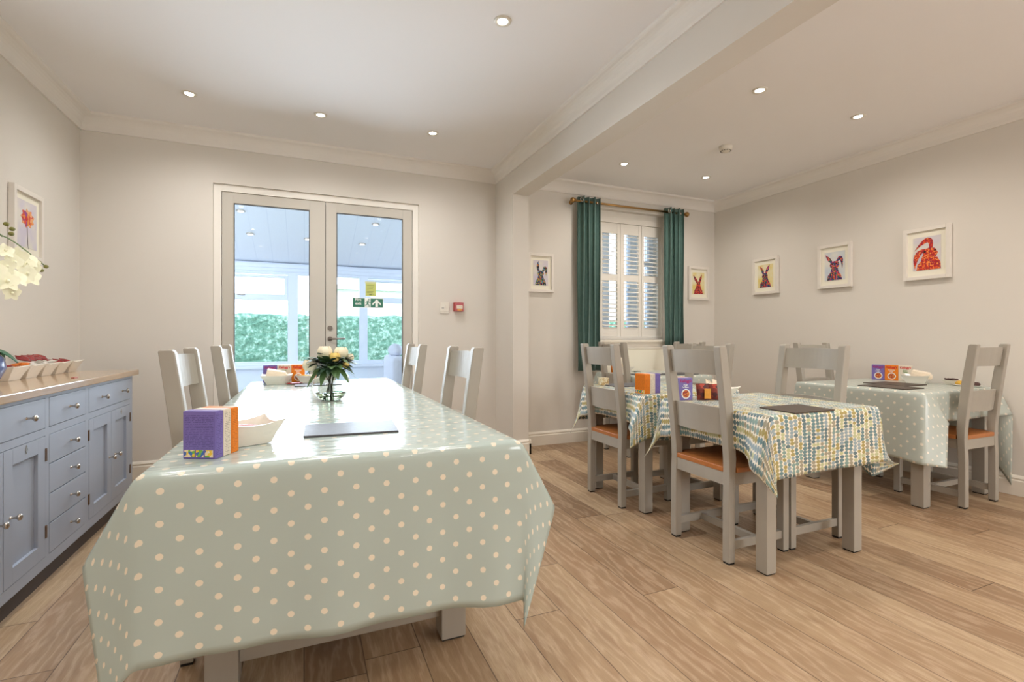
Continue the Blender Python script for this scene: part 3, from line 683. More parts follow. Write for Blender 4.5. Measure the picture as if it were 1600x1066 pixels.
for x in (-0.012, 0.004, 0.018): add_cyl(bm, (x, -0.0545, 0.0), (x, -0.053, 0.0), 0.0035, n=10)
bobj('black_marks', bm, M['black'], fc)

# ------------------------------------------------------------------ pictures
def poly(bm, pts, y0, y1): prism(bm, pts, 'y', y0, y1)
def ear(bm, base, tip, w, y0, y1, bend=0.0, tip2=None):
    """rounded long ear as a smooth outline following base -> tip (-> tip2)"""
    P = [Vector(base), Vector(tip)] + ([Vector(tip2)] if tip2 else [])
    n = 10; cl = []
    for i in range(n+1):
        t = i/n
        if tip2: p = P[0]*(1-t)**2+P[1]*2*t*(1-t)+P[2]*t*t
        else: p = P[0].lerp(P[1], t)
        cl.append(p)
    L, R = [], []
    for i, p in enumerate(cl):
        d = (cl[min(i+1, n)]-cl[max(i-1, 0)]).normalized(); nn = Vector((-d.y, d.x)); t = i/n
        ww = w*(0.55+0.75*math.sin(PI*min(1, t*0.95+0.05)))*(1-t**6)
        L.append(p+nn*ww); R.append(p-nn*ww)
    for i in range(n):
        q = [L[i], L[i+1], R[i+1], R[i]]
        if (q[1]-q[2]).length < 1e-4: q = [L[i], L[i+1], R[i]]
        prism(bm, [(v.x, v.y) for v in q], 'y', y0, y1)
def blob(bm, c, rx, rz, y0, y1, n=20, jag=0.06):
    prism(bm, [(c[0]+rx*math.cos(2*PI*k/n)*(1+random.uniform(-jag, jag)), c[1]+rz*math.sin(2*PI*k/n)*(1+random.uniform(-jag, jag))) for k in range(n)], 'y', y0, y1)
def picture(label, loc, rz, w, h, mountw, art, artmat, washmat, extra=None):
    t = thing('framed_picture', label, 'picture', loc, rz, None)
    f = 0.028
    bm = bmesh.new()
    add_box(bm, (-w/2, -0.03, -h/2), (-w/2+f, -0.002, h/2), 0.002); add_box(bm, (w/2-f, -0.03, -h/2), (w/2, -0.002, h/2), 0.002)
    add_box(bm, (-w/2+f, -0.03, h/2-f), (w/2-f, -0.002, h/2), 0.002); add_box(bm, (-w/2+f, -0.03, -h/2), (w/2-f, -0.002, -h/2+f), 0.002)
    bobj('picture_frame', bm, M['frame'], t)
    box('mount', (-w/2+f, -0.014, -h/2+f), (w/2-f, -0.006, h/2-f), M['mount'], t, 0)
    iw, ih = w/2-f-mountw, h/2-f-mountw*1.25
    box('backdrop', (-iw, -0.0155, -ih), (iw, -0.0141, ih), M[washmat], t, 0)
    bm = bmesh.new(); art(bm, iw, ih); bobj('painted_figure', bm, M[artmat], t)
    if extra:
        bm = bmesh.new(); extra(bm, iw, ih); bobj('painted_eyes', bm, M['black'], t)
    return t
Y0, Y1 = -0.0172, -0.0156
def rab(bm, iw, ih, ears, hc=(0, -0.05), hr=(0.42, 0.22), body=True):
    S = lambda p: (p[0]*iw, p[1]*ih)
    blob(bm, S(hc), hr[0]*iw, hr[1]*ih, Y0, Y1)
    if body: poly(bm, [S(p) for p in ((-0.74, -0.99), (-0.66, -0.66), (-0.42, -0.45), (-0.3, -0.12), (0.3, -0.12), (0.4, -0.42), (0.62, -0.64), (0.74, -0.99))], Y0+0.0002, Y1)
    for e in ears:
        ear(bm, S(e[0]), S(e[1]), e[2]*iw, Y0+0.0003, Y1, 0, S(e[3]) if len(e) > 3 else None)
def eyes(*ps):
    def f(bm, iw, ih):
        for p in ps: add_cyl(bm, (p[0]*iw, Y0-0.0006, p[1]*ih), (p[0]*iw, Y0, p[1]*ih), 0.008, n=10)
    return f
yb = BYD
picture('framed dark patchwork rabbit picture on back wall, beside the nib', (2.165, yb, 1.716), 0, 0.285, 0.385, 0.032, lambda b, w, h: rab(b, w, h, [((-0.2, 0.05), (-0.5, 0.4), 0.13, (-0.3, 0.95)), ((0.25, 0.1), (0.8, 0.85), 0.16, (0.7, -0.25))]), 'art_dark', 'wash_a', eyes((-0.18, 0.0), (0.2, 0.0)))
picture('framed dark red rabbit with V shaped ears, right of the curtains', (4.200, yb, 1.700), 0, 0.300, 0.385, 0.032, lambda b, w, h: rab(b, w, h, [((-0.1, 0.0), (-0.45, 0.3), 0.14, (-0.85, 0.75)), ((0.1, 0.0), (0.3, 0.3), 0.14, (0.55, 0.85))], (0, -0.1), (0.3, 0.25)), 'art_red', 'wash_y', eyes((-0.14, -0.05), (0.14, -0.05)))
rz = -PI/2      # facing the room from the right wall
picture('framed rabbit picture with upright ears, leftmost on the right wall', (RX, 3.665, 1.718), rz, 0.308, 0.380, 0.034, lambda b, w, h: (rab(b, w, h, [((-0.25, 0.15), (-0.3, 0.5), 0.12, (-0.75, 0.9)), ((0.05, 0.15), (0.3, 0.6), 0.12, (0.55, 0.95))], (-0.05, -0.02), (0.36, 0.28))), 'art_mix', 'wash_y', eyes((-0.2, 0.02), (0.12, 0.02)))
picture('framed blue faced rabbit with one folded ear, middle of right wall', (RX, 2.940, 1.724), rz, 0.309, 0.400, 0.034, lambda b, w, h: (rab(b, w, h, [((-0.25, 0.25), (-0.5, 0.45), 0.12, (-0.9, 0.85)), ((0.2, 0.25), (0.75, 1.0), 0.13, (0.75, -0.2))], (0, 0.08), (0.45, 0.28))), 'art_mix', 'wash_b', eyes((-0.22, 0.15), (0.16, 0.15)))
picture('framed red lop eared rabbit, largest and nearest on the right wall', (RX, 2.225, 1.726), rz, 0.313, 0.405, 0.036, lambda b, w, h: (rab(b, w, h, [((0.3, 0.25), (0.45, 1.35), 0.16, (-0.9, 0.2)), ((-0.1, 0.2), (-0.9, 0.15), 0.16, (-0.85, -0.9))], (0.25, -0.02), (0.52, 0.34)), poly(b, [(x*w, z*h) for x, z in ((-0.6, -0.99), (-0.45, -0.55), (-0.1, -0.28), (0.75, -0.28), (0.97, -0.6), (0.99, -0.99))], Y0+0.0004, Y1)), 'art_redor', 'wash_a', eyes((-0.12, 0.1), (0.6, 0.14)))
def flower(bm, w, h):
    for k in range(9):
        a = k*2*PI/9+0.3; c = Vector((0.05*w, 0.28*h)); p = c+Vector((math.cos(a)*0.72*w, math.sin(a)*0.42*h)); ear(bm, c, p, 0.14*w, Y0+0.0003*(k % 3), Y1)
    blob(bm, (0.05*w, 0.28*h), 0.2*w, 0.14*h, Y0-0.0004, Y1)
lp = picture('framed flower painting on the left wall above the sideboard', (LX, 3.725, 1.728), PI/2, 0.335, 0.40, 0.03, flower, 'art_flower', 'wash_a')
bm = bmesh.new(); ear(bm, (0.0, 0.05), (-0.005, -0.05), 0.0018, Y0, Y1, 0, (0.012, -0.14)); bobj('painted_stem', bm, M['grout'], lp)

# ------------------------------------------------------------------ chairs  (local: rear face of back legs x=0, seat faces +x)
PH = 0.355/2
def post_pts():
    # rear / front x of the post by height
    return [(0.0, 0.040, 0.008), (0.0, 0.040, 0.30), (0.004, 0.044, 0.43), (0.002, 0.048, 0.50), (-0.012, 0.038, 0.65), (-0.032, 0.018, 0.82), (-0.058, -0.012, 1.020), (-0.059, -0.016, 1.028), (-0.052, -0.022, 1.031)]
def xr(z):
    P = post_pts()
    for a, b in zip(P, P[1:]):
        if z <= b[2]: t = (z-a[2])/(b[2]-a[2]); return a[0]+(b[0]-a[0])*t, a[1]+(b[1]-a[1])*t
    return P[-1][0], P[-1][1]
def add_post(bm, yc, w=0.040):
    P = post_pts(); outline = [(a, z) for a, b, z in P]+[(b, z) for a, b, z in P[::-1]]
    fs = prism(bm, outline, 'y', yc-w/2, yc+w/2)
def make_chair():
    t = thing('dining_chair', 'grey painted ladder back dining chair with oak seat', 'chair')
    for s in (-1, 1):
        bm = bmesh.new(); add_post(bm, s*PH); o = bobj('back_leg', bm, M['chair'], t)
        md = o.modifiers.new('b', 'BEVEL'); md.width = 0.004; md.segments = 2; md.limit_method = 'ANGLE'; md.angle_limit = 0.6
        bm = bmesh.new(); add_box(bm, (0.003, s*PH-0.017, 0), (0.037, s*PH+0.017, 0.0085)); bobj('foot_pad', bm, M['rubber'], o)
        o = box('front_leg', (0.365, s*PH-0.0195, 0.008), (0.404, s*PH+0.0195, 0.43), M['chair'], t, 0.003)
        bm = bmesh.new(); add_box(bm, (0.368, s*PH-0.017, 0), (0.401, s*PH+0.017, 0.0085)); bobj('foot_pad', bm, M['rubber'], o)
    # seat with notches round the posts
    bm = bmesh.new(); a = PH-0.021; w = PH+0.022
    out = [(0.006, -a), (0.050, -a), (0.050, -w), (0.40, -w-0.006), (0.418, -w+0.008), (0.418, w-0.008), (0.40, w+0.006), (0.050, w), (0.050, a), (0.006, a)]
    prism(bm, out, 'z', 0.430, 0.455); o = bobj('seat', bm, M['oak_seat'], t); md = o.modifiers.new('b', 'BEVEL'); md.width = 0.003; md.segments = 2; md.limit_method = 'ANGLE'
    bm = bmesh.new(); ya = PH-0.0195
    add_box(bm, (0.008, -ya, 0.368), (0.028, ya, 0.43), 0.001); add_box(bm, (0.370, -ya, 0.368), (0.390, ya, 0.43), 0.001)
    for s in (-1, 1): add_box(bm, (0.041, s*PH-0.010, 0.368), (0.3645, s*PH+0.010, 0.43), 0.001)
    bobj('seat_apron', bm, M['chair'], t)
    for z0, z1 in ((0.605, 0.735), (0.893, 1.008)):
        bm = bmesh.new(); n = 12; rows = 3; ys = [-ya+2*ya*i/n for i in range(n+1)]
        th = 0.017; G = []
        for j in range(rows+1):
            z = z0+(z1-z0)*j/rows; r = []
            for y in ys:
                bow = -0.026*(1-(y/ya)**2); xc = sum(xr(z))/2+0.004
                zz = z+(0.004*(1-(y/ya)**2) if j == rows else 0)
                r.append((xc+bow, y, zz))
            G.append(r)
        V = [[[bm.verts.new((p[0]+d, p[1], p[2])) for p in r] for r in G] for d in (-th/2, th/2)]
        for k in (0, 1):
            for j in range(rows):
                for i in range(n): bm.faces.new((V[k][j][i], V[k][j][i+1], V[k][j+1][i+1], V[k][j+1][i]))
        for i in range(n):
            bm.faces.new((V[0][0][i], V[0][0][i+1], V[1][0][i+1], V[1][0][i])); bm.faces.new((V[0][rows][i], V[0][rows][i+1], V[1][rows][i+1], V[1][rows][i]))
        for j in range(rows):
            for i in (0, n): bm.faces.new((V[0][j][i], V[0][j+1][i], V[1][j+1][i], V[1][j][i]))
        bobj('back_slat', bm, M['chair'], t)
    for s in (-1, 1): box('side_stretcher', (0.040, s*PH-0.010, 0.066), (0.365, s*PH+0.010, 0.106), M['chair'], t, 0.001)
    box('cross_stretcher', (0.188, -PH+0.010, 0.068), (0.212, PH-0.010, 0.104), M['chair'], t, 0.001)
    return t
gc1, gc2 = 'chairs at the long polka dot table', 'chairs at the dining tables'
ch = make_chair()
first = [True]
def chair(x, y, deg, label, group):
    if first[0]:
        ch.location = (x, y, 0); ch.rotation_euler = (0, 0, math.radians(deg)); ch['label'] = label; ch['group'] = group; first[0] = False; return ch
    return dup(ch, (x, y, 0), math.radians(deg), label, group)
chair(-0.372, 2.075, 0, 'grey ladder back chair on left of long table, nearer the camera', gc1)
chair(-0.372, 3.03, 0, 'grey ladder back chair on left of long table, farther one by the doors', gc1)
chair(0.625, 2.095, 180, 'grey ladder back chair on right of long table, nearer the camera', gc1)
chair(0.620, 3.08, 180, 'grey ladder back chair on right of long table, farther one by the doors', gc1)
chair(1.833, 1.905, 0, 'grey chair with oak seat, back turned, left of the nearest leaf print table', gc2)
chair(1.822, 2.735, 0, 'grey chair with oak seat, left of the farther leaf print table', gc2)
chair(2.656, 1.905, 180, 'grey chair on the right side of the nearest leaf print table', gc2)
chair(2.662, 2.680, 180, 'grey chair on the right side of the farther leaf print table', gc2)
chair(3.985, 1.690, 90, 'grey chair with oak seat at near side of right wall polka dot table', gc2)
chair(3.905, 2.740, -90, 'grey chair at far side of right wall polka dot table', gc2)
chair(2.655, 3.79, 0, 'grey chair left of the table under the shuttered window', gc2)
chair(3.500, 3.79, 180, 'grey chair right of the table under the shuttered window, farthest corner', gc2)

# ------------------------------------------------------------------ tables and cloths
def table(label, x0, x1, y0, y1, zt, leg, inx, iny, stretch=False):
    t = thing('dining_table', label, 'table', ((x0+x1)/2, (y0+y1)/2, 0))
    hx, hy = (x1-x0)/2, (y1-y0)/2
    box('table_top', (-hx+0.004, -hy+0.004, zt-0.030), (hx-0.004, hy-0.004, zt-0.003), M['chair'], t, 0.003)
    lx0, lx1 = inx[0]-(x0+x1)/2, inx[1]-(x0+x1)/2; ly0, ly1 = iny[0]-(y0+y1)/2, iny[1]-(y0+y1)/2
    for a in ((lx0, lx0+leg), (lx1-leg, lx1)):
        for b in ((ly0, ly0+leg), (ly1-leg, ly1)):
            o = box('leg', (a[0], b[0], 0.006), (a[1], b[1], zt-0.030), M['chair'], t, 0.003)
            box('foot_pad', (a[0]+.004, b[0]+.004, 0), (a[1]-.004, b[1]-.004, 0.0065), M['rubber'], o, 0)
    bm = bmesh.new()
    for b in (ly0+0.01, ly1-0.032): add_box(bm, (lx0+leg, b, zt-0.11), (lx1-leg, b+0.022, zt-0.030))
    for a in (lx0+0.01, lx1-0.032): add_box(bm, (a, ly0+leg, zt-0.11), (a+0.022, ly1-leg, zt-0.030))
    bobj('apron', bm, M['chair'], t)
    if stretch:
        for b in (ly0+0.025, ly1-0.065): box('stretcher', (lx0+leg, b, 0.078), (lx1-leg, b+0.04, 0.155), M['chair'], t, 0.003)
    return t
def cloth(label, x0, x1, y0, y1, z, D, cor, mat, side=None, fall=0.22, seed=1, step=0.02, wr=0.004, group=None):
    """D=(left,right,front,back) overhangs; cor[k]=(A,T,B): hem end on the x side, fabric corner, hem end on the y side"""
    dl, dr, df, db = D; W_, L_ = x1-x0, y1-y0; side = side or {}
    rnd = random.Random(seed); ph = [rnd.uniform(0, 6) for _ in range(8)]
    def axis(a, b, L):
        A = [-a*(1-i/ max(1, round(a/step))) for i in range(max(1, round(a/step)))]
        # extra rows near the bend
        A = sorted(set([round(v, 4) for v in A]+[-0.006, -0.013]+[0.0]))
        n = max(2, round(L/(step*2.0))); A += [L*i/n for i in range(1, n+1)]
        A += [L+0.006, L+0.013]; m_ = max(1, round(b/step)); A += [L+b*i/m_ for i in range(1, m_+1)]
        return sorted(set(round(v, 4) for v in A))
    xs_, ys_ = axis(dl, dr, W_), axis(df, db, L_)
    r = 0.010
    default = {'l': (-0.012, 0, -dl), 'r': (0.012, 0, -dr), 'f': (0, -0.012, -df), 'b': (0, 0.012, -db)}
    default.update(side)
    def sidevec(k, s, L, a, b, other):
        S = Vector(default[k]); A, B = Vector(a), Vector(b)
        w0 = math.exp(-(s/fall)**2); w1 = math.exp(-((L-s)/fall)**2)
        return S*(1-w0)*(1-w1)+A*w0*(1-w1*0.5)+B*w1*(1-w0*0.5) if w0+w1 > 1e-3 else S
    def pos(a, b):
        ox = -1 if a < -1e-6 else (1 if a > W_+1e-6 else 0); oy = -1 if b < -1e-6 else (1 if b > L_+1e-6 else 0)
        ax = min(max(a, 0), W_); by = min(max(b, 0), L_); p = Vector((x0+ax, y0+by, z))
        hx = (-a/dl if ox < 0 else (a-W_)/dr) if ox else 0; hy = (-b/df if oy < 0 else (b-L_)/db) if oy else 0
        if ox and oy:
            A, T, B = [Vector(q) for q in cor[('f' if oy < 0 else 'b')+('l' if ox < 0 else 'r')]]
            p = p+A*hx+B*hy+(T-A-B)*(hx*hy)
        elif ox:
            k = 'l' if ox < 0 else 'r'; p = p+sidevec(k, by, L_, cor['f'+k][0], cor['b'+k][0], k)*hx
            p.x += ox*wr*math.sin(by*17+ph[0])*hx*min(1, by/0.1)*min(1, (L_-by)/0.1)
        elif oy:
            k = 'f' if oy < 0 else 'b'; p = p+sidevec(k, ax, W_, cor[k+'l'][2], cor[k+'r'][2], k)*hy
            e = min(1, ax/0.1)*min(1, (W_-ax)/0.1)
            p.y += oy*wr*(math.sin(ax*13+ph[1]+hy*1.5)+0.6*math.sin(ax*29+ph[2]))*hy*e
        if ox: p.x += ox*r*(1-math.exp(-abs(hx)*(dl if ox < 0 else dr)/r))
        if oy: p.y += oy*r*(1-math.exp(-abs(hy)*(df if oy < 0 else db)/r))
        if not (ox or oy): p.z += 0.0008*math.sin(b*9+ph[3])*math.sin(a*3+ph[4])
        return p
    bm = bmesh.new(); uvl = bm.loops.layers.uv.new('UVMap'); g = [[(bm.verts.new(pos(a, b)), a, b) for b in ys_] for a in xs_]
    for i in range(len(xs_)-1):
        for j in range(len(ys_)-1):
            q = (g[i][j], g[i+1][j], g[i+1][j+1], g[i][j+1]); f = bm.faces.new([v[0] for v in q]); f.smooth = True
            for lp_, v in zip(f.loops, q): lp_[uvl].uv = (v[1], v[2])
    me = bpy.data.meshes.new('tablecloth'); bm.to_mesh(me); bm.free()
    o = link('tablecloth', me, mat); md = o.modifiers.new('t', 'SOLIDIFY'); md.thickness = 0.0014; md.offset = 1
    return tag(o, label, 'tablecloth', group)

# long table
LZ = 0.760
table('long grey painted table under the polka dot oilcloth in the foreground', -0.335, 0.588, 1.338, 3.865, LZ, 0.088, (-0.27, 0.533), (1.673, 3.53), True)
cloth('large sage green polka dot oilcloth draped over the long foreground table', -0.337, 0.590, 1.336, 3.868, LZ, (0.24, 0.24, 0.45, 0.24),
      {'fl': ((-0.108, 0.05, -0.20), (-0.066, 0.03, -0.51), (-0.004, 0.0, -0.43)), 'fr': ((0.118, 0.015, -0.212), (-0.012, -0.035, -0.535), (0.004, 0.0, -0.47)),
       'bl': ((-0.03, -0.03, -0.23), (-0.08, 0.08, -0.30), (-0.02, 0.02, -0.23)), 'br': ((0.03, -0.03, -0.23), (0.08, 0.08, -0.30), (0.02, 0.02, -0.23))},
      M['dots'], {'l': (-0.012, 0, -0.236), 'r': (0.012, 0, -0.236), 'f': (0, 0.004, -0.445), 'b': (0, 0.01, -0.23)}, 0.24, 4, 0.02, 0.010)
# leaf print tables
TZ = 0.727
table('small grey painted table under leaf print cloth, nearest the camera', 1.868, 2.612, 1.520, 2.200, TZ, 0.060, (1.906, 2.570), (1.563, 2.160))
cloth('leaf print tablecloth in blue and mustard on the nearest small table', 1.866, 2.615, 1.518, 2.203, TZ, (0.19, 0.36, 0.27, 0.25),
      {'fl': ((-0.045, 0.03, -0.25), (0.01, -0.03, -0.345), (0.012, -0.02, -0.27)), 'fr': ((0.02, 0.045, -0.36), (0.28, 0.07, -0.325), (0.03, -0.004, -0.27)),
       'bl': ((-0.02, -0.02, -0.21), (-0.145, -0.04, -0.31), (-0.015, 0.02, -0.24)), 'br': ((0.02, -0.02, -0.33), (0.08, 0.06, -0.35), (0.0, 0.02, -0.24))},
      M['leafcloth'], {'l': (0.014, 0, -0.18), 'r': (-0.02, 0, -0.20), 'f': (0, -0.004, -0.27), 'b': (0, 0.006, -0.25)}, 0.09, 5, 0.02, 0.006)
table('small grey painted table under leaf print cloth, farther one', 1.868, 2.612, 2.362, 3.04, TZ, 0.060, (1.898, 2.565), (2.405, 3.0))
cloth('leaf print tablecloth in blue and mustard on the farther small table', 1.866, 2.615, 2.360, 3.042, TZ, (0.19, 0.20, 0.25, 0.25),
      {'fl': ((-0.09, 0.02, -0.20), (-0.115, -0.01, -0.30), (0.0, -0.02, -0.25)), 'fr': ((0.02, 0.045, -0.20), (0.05, -0.02, -0.30), (0.0, -0.01, -0.25)),
       'bl': ((-0.05, -0.05, -0.21), (-0.125, -0.04, -0.33), (-0.03, 0.02, -0.25)), 'br': ((0.02, -0.02, -0.20), (0.08, 0.06, -0.29), (0.0, 0.02, -0.24))},
      M['leafcloth'], {'l': (0.014, 0, -0.18), 'r': (-0.02, 0, -0.20), 'f': (0, 0.0, -0.25), 'b': (0, 0.006, -0.25)}, 0.09, 6, 0.02, 0.006)
# table by the right wall
table('grey painted table under polka dot cloth against the right wall', 3.533, 4.38, 1.788, 2.62, TZ, 0.072, (3.555, 4.33), (1.795, 2.58))
cloth('sage polka dot tablecloth with long folded corner at the right wall table', 3.530, 4.385, 1.785, 2.625, TZ, (0.43, 0.40, 0.20, 0.22),
      {'fl': ((-0.07, -0.03, -0.43), (0.035, -0.10, -0.44), (0.10, -0.075, -0.185)), 'fr': ((0.045, 0.02, -0.56), (0.03, -0.05, -0.66), (0.055, -0.05, -0.18)),
       'bl': ((-0.02, -0.02, -0.40), (-0.06, 0.05, -0.42), (0.0, 0.02, -0.22)), 'br': ((0.03, 0, -0.40), (0.03, 0.03, -0.44), (0.0, 0.02, -0.22))},
      M['dots_fab'], {'l': (-0.004, 0, -0.43), 'r': (0.03, 0, -0.40), 'f': (0, 0.0, -0.19), 'b': (0, 0.006, -0.22)}, 0.10, 7, 0.02, 0.006)
# table under the window
table('grey table under polka dot cloth below the shuttered window', 2.703, 3.430, 3.405, 4.16, TZ, 0.060, (2.72, 3.40), (3.44, 4.12))
cloth('sage polka dot tablecloth on the table below the shuttered window', 2.700, 3.433, 3.402, 4.163, TZ, (0.19, 0.19, 0.25, 0.06),
      {'fl': ((-0.03, 0.03, -0.24), (-0.08, -0.08, -0.33), (0.02, -0.02, -0.25)), 'fr': ((0.03, 0.03, -0.24), (0.08, -0.08, -0.33), (0.0, -0.02, -0.25)),
       'bl': ((-0.02, -0.02, -0.24), (-0.04, 0.02, -0.25), (0, 0.03, -0.05)), 'br': ((0.02, -0.02, -0.24), (0.04, 0.02, -0.25), (0, 0.03, -0.05))},
      M['dots_fab'], {'l': (0.012, 0, -0.19), 'r': (-0.012, 0, -0.19), 'f': (0, -0.004, -0.25), 'b': (0, 0.03, -0.05)}, 0.10, 8, 0.02, 0.006)

# ------------------------------------------------------------------ sideboard
SB = thing('sideboard', 'long blue grey painted sideboard with oak top along the left wall', 'sideboard', (0, 0, 0))
FX = -1.02; Y0s, Y1s = 2.01, 3.86
bm = bmesh.new()
add_box(bm, (LX+0.022, Y0s, 0.085), (FX-0.022, Y1s, 0.828))
def rail(y0, y1, z0, z1): add_box(bm, (FX-0.022, y0, z0), (FX, y1, z1))
rail(Y0s, Y1s, 0.085, 0.130); rail(Y0s, Y1s, 0.812, 0.828); rail(Y0s, Y1s, 0.650, 0.682)
for a, b in ((Y0s, 2.066), (2.709, 2.742), (3.126, 3.168), (3.808, Y1s)): rail(a, b, 0.130, 0.650); rail(a, b, 0.682, 0.812)
bobj('carcass', bm, M['cab'], SB)
box('plinth', (LX+0.03, Y0s+0.02, 0.0), (FX-0.03, Y1s-0.02, 0.085), M['plinth'], SB, 0)
box('worktop', (LX+0.004, Y0s-0.045, 0.829), (FX+0.024, Y1s+0.045, 0.862), M['oak_top'], SB, 0.004)
def knob(y, z, parent):
    bm = bmesh.new(); add_lathe(bm, [(0.007, 0), (0.005, 0.004), (0.004, 0.016), (0.009, 0.022), (0.0135, 0.027), (0.012, 0.033), (0.005, 0.036), (0, 0.0365)], 16)
    bobj('knob', bm, M['chrome'], parent, True, loc=(FX+0.0, y, z), rot=(0, PI/2, 0))
def drawer(y0, y1, z0, z1, ks):
    g = 0.0022; o = box('drawer', (FX-0.016, y0+g, z0+g), (FX+0.001, y1-g, z1-g), M['cab'], SB, 0.0015)
    for k in ks: knob(k, (z0+z1)/2, o)
drawer(2.066, 2.709, 0.682, 0.812, (2.225, 2.554)); drawer(2.742, 3.126, 0.682, 0.812, (2.945,)); drawer(3.168, 3.808, 0.682, 0.812, (3.343, 3.670))
zz = [0.130, 0.262, 0.391, 0.521, 0.650]
for a, b in zip(zz, zz[1:]): drawer(2.742, 3.126, a, b, (2.955,))
def cdoor(y0, y1, ky, hy):
    g = 0.0022; s = 0.062; z0, z1 = 0.130+g, 0.650-g; y0 += g; y1 -= g; xa, xb = FX-0.018, FX+0.001
    bm = bmesh.new(); add_box(bm, (xa, y0, z0), (xb, y0+s, z1), 0.001); add_box(bm, (xa, y1-s, z0), (xb, y1, z1), 0.001); add_box(bm, (xa, y0+s, z1-0.062), (xb, y1-s, z1)); add_box(bm, (xa, y0+s, z0), (xb, y1-s, z0+0.062)); add_box(bm, (xa, y0+s, z0+0.06), (FX-0.012, y1-s, z1-0.06))
    o = bobj('door', bm, M['cab'], SB); knob(ky, 0.390, o)
    for z in (0.21, 0.54): box('hinge', (FX-0.002, hy-0.007, z), (FX+0.004, hy+0.007, z+0.055), M['hinge'], o, 0.002)
    return o
cdoor(2.066, 2.389, 2.345, 2.064); o1 = cdoor(2.389, 2.709, 2.435, 2.712); cdoor(3.168, 3.487, 3.452, 3.166); o2 = cdoor(3.487, 3.808, 3.545, 3.811)
for o_, y in ((o1, 2.55), (o2, 3.648)):
    bm = bmesh.new(); prism(bm, [(y, 0.606), (y+0.009, 0.624), (y, 0.642), (y-0.009, 0.624)], 'x', FX+0.001, FX+0.003); e_ = bobj('escutcheon', bm, M['chrome'], o_)

# ------------------------------------------------------------------ flared square dishes
def add_dish(bm, b, t, h, th=0.004, lift=0.0, ex=1.0):
    """b half base, t half top; corners lifted and pulled outward"""
    n = 6
    def ring(half, z, hx=None, inset=0.0, k=0.0):
        pts = []
        hx = half*ex
        for (ax, ay), (bx, by_) in (((-1, -1), (1, -1)), ((1, -1), (1, 1)), ((1, 1), (-1, 1)), ((-1, 1), (-1, -1))):
            for i in range(n):
                u = i/n; x = ax+(bx-ax)*u; y = ay+(by_-ay)*u; c = (2*abs(u-0.5))**2
                rr = 1+k*(c-0.4); pts.append(bm.verts.new(((hx-inset)*x*rr, (half-inset)*y*rr, z+lift*c*(z/h if h else 0))))
        return pts
    R = [ring(b, 0), ring(b+(t-b)*0.42, h*0.45, k=0.03), ring(t, h, k=0.10), ring(t, h, inset=th, k=0.10), ring(b+(t-b)*0.42, h*0.45+th*0.4, inset=th, k=0.03), ring(b, th, inset=th*1.2)]
    for A, B in zip(R, R[1:]):
        for i in range(4*n): bm.faces.new((A[i], A[(i+1) % (4*n)], B[(i+1) % (4*n)], B[i]))
    bm.faces.new(R[0][::-1]); bm.faces.new(R[-1])
def dish(label, loc, rz, b, t, h, ex=1.0, group=None, lift=0.01):
    bm = bmesh.new(); add_dish(bm, b, t, h, 0.004, lift, ex); o = bobj('serving_dish', bm, M['ceramic'], None, False)
    o.location = loc; o.rotation_euler = (0, 0, rz); return tag(o, label, 'dish', group)
def packet(name, label, loc, rot, size, m, group, cat='wrapped biscuit'):
    bm = bmesh.new(); sx, sy, sz = size; n = 6
    G = []
    for k in (1, -1):
        G.append([[bm.verts.new((sx*(i/n-0.5), sy*(j/4-0.5), k*sz/2*max(0.08, math.sin(PI*i/n)**0.5*(math.sin(PI*j/4)**0.5 if 0 < j < 4 else 0.25)))) for j in range(5)] for i in range(n+1)])
    for g in G:
        for i in range(n):
            for j in range(4): bm.faces.new((g[i][j], g[i+1][j], g[i+1][j+1], g[i][j+1]))
    bmesh.ops.remove_doubles(bm, verts=bm.verts[:], dist=0.0001)
    for i in range(n):
        for j in (0, 4):
            try: bm.faces.new((G[0][i][j], G[0][i+1][j], G[1][i+1][j], G[1][i][j]))
            except Exception: pass
    o = bobj(name, bm, m); o.location = loc; o.rotation_euler = rot
    return tag(o, label, cat, group)
zs = 0.8625
dy = [3.115, 3.275, 3.435, 3.595, 3.755]
dl_ = ['white flared dish nearest the orchid on the sideboard', 'white flared dish, second from the orchid', 'white flared dish, middle one of the row on sideboard', 'white flared dish, second from the far end of the row', 'white flared dish, farthest one on the sideboard']
for y, l in zip(dy, dl_): dish(l, (-1.355, y+0.02, zs), 0.0, 0.052, 0.079, 0.062, 1.1, 'row of dishes on the sideboard', 0.010)
def heap(prefix, cx, cy, z, n, spread, size, mats, labels, group, cat='wrapped biscuit', seed=1, lean=0.5, name='wrapped_biscuit'):
    rr = random.Random(seed)
    for k in range(n):
        a = rr.uniform(0, 6.28); x = cx+spread*(2*((k % 3)/2)-1)*0.6+rr.uniform(-.006, .006); y = cy+spread*(2*(k/max(1, n-1))-1)*0.8
        packet(name, labels[k % len(labels)], (x, y, z+0.006*(k % 3)), (rr.uniform(-lean, lean), rr.uniform(-lean, lean), rr.uniform(-0.6, 0.6)), size, mats[k % len(mats)], group, cat)
heap('a', -1.355, 3.135, zs+0.055, 4, 0.035, (0.06, 0.026, 0.016), [M['wrap_red'], M['pink']], ['red wrapped sweet heaped in the dish nearest the orchid'], 'sweets in the nearest dish', seed=2)
heap('b', -1.355, 3.295, zs+0.060, 5, 0.035, (0.06, 0.026, 0.018), [M['wrap_or']], ['orange wrapped biscuit heaped in the second dish on sideboard'], 'biscuits in the second dish', seed=3)
heap('c', -1.355, 3.455, zs+0.060, 5, 0.035, (0.06, 0.028, 0.018), [M['wrap_white']], ['silver white wrapped biscuit in the middle dish on sideboard'], 'biscuits in the middle dish', seed=4)
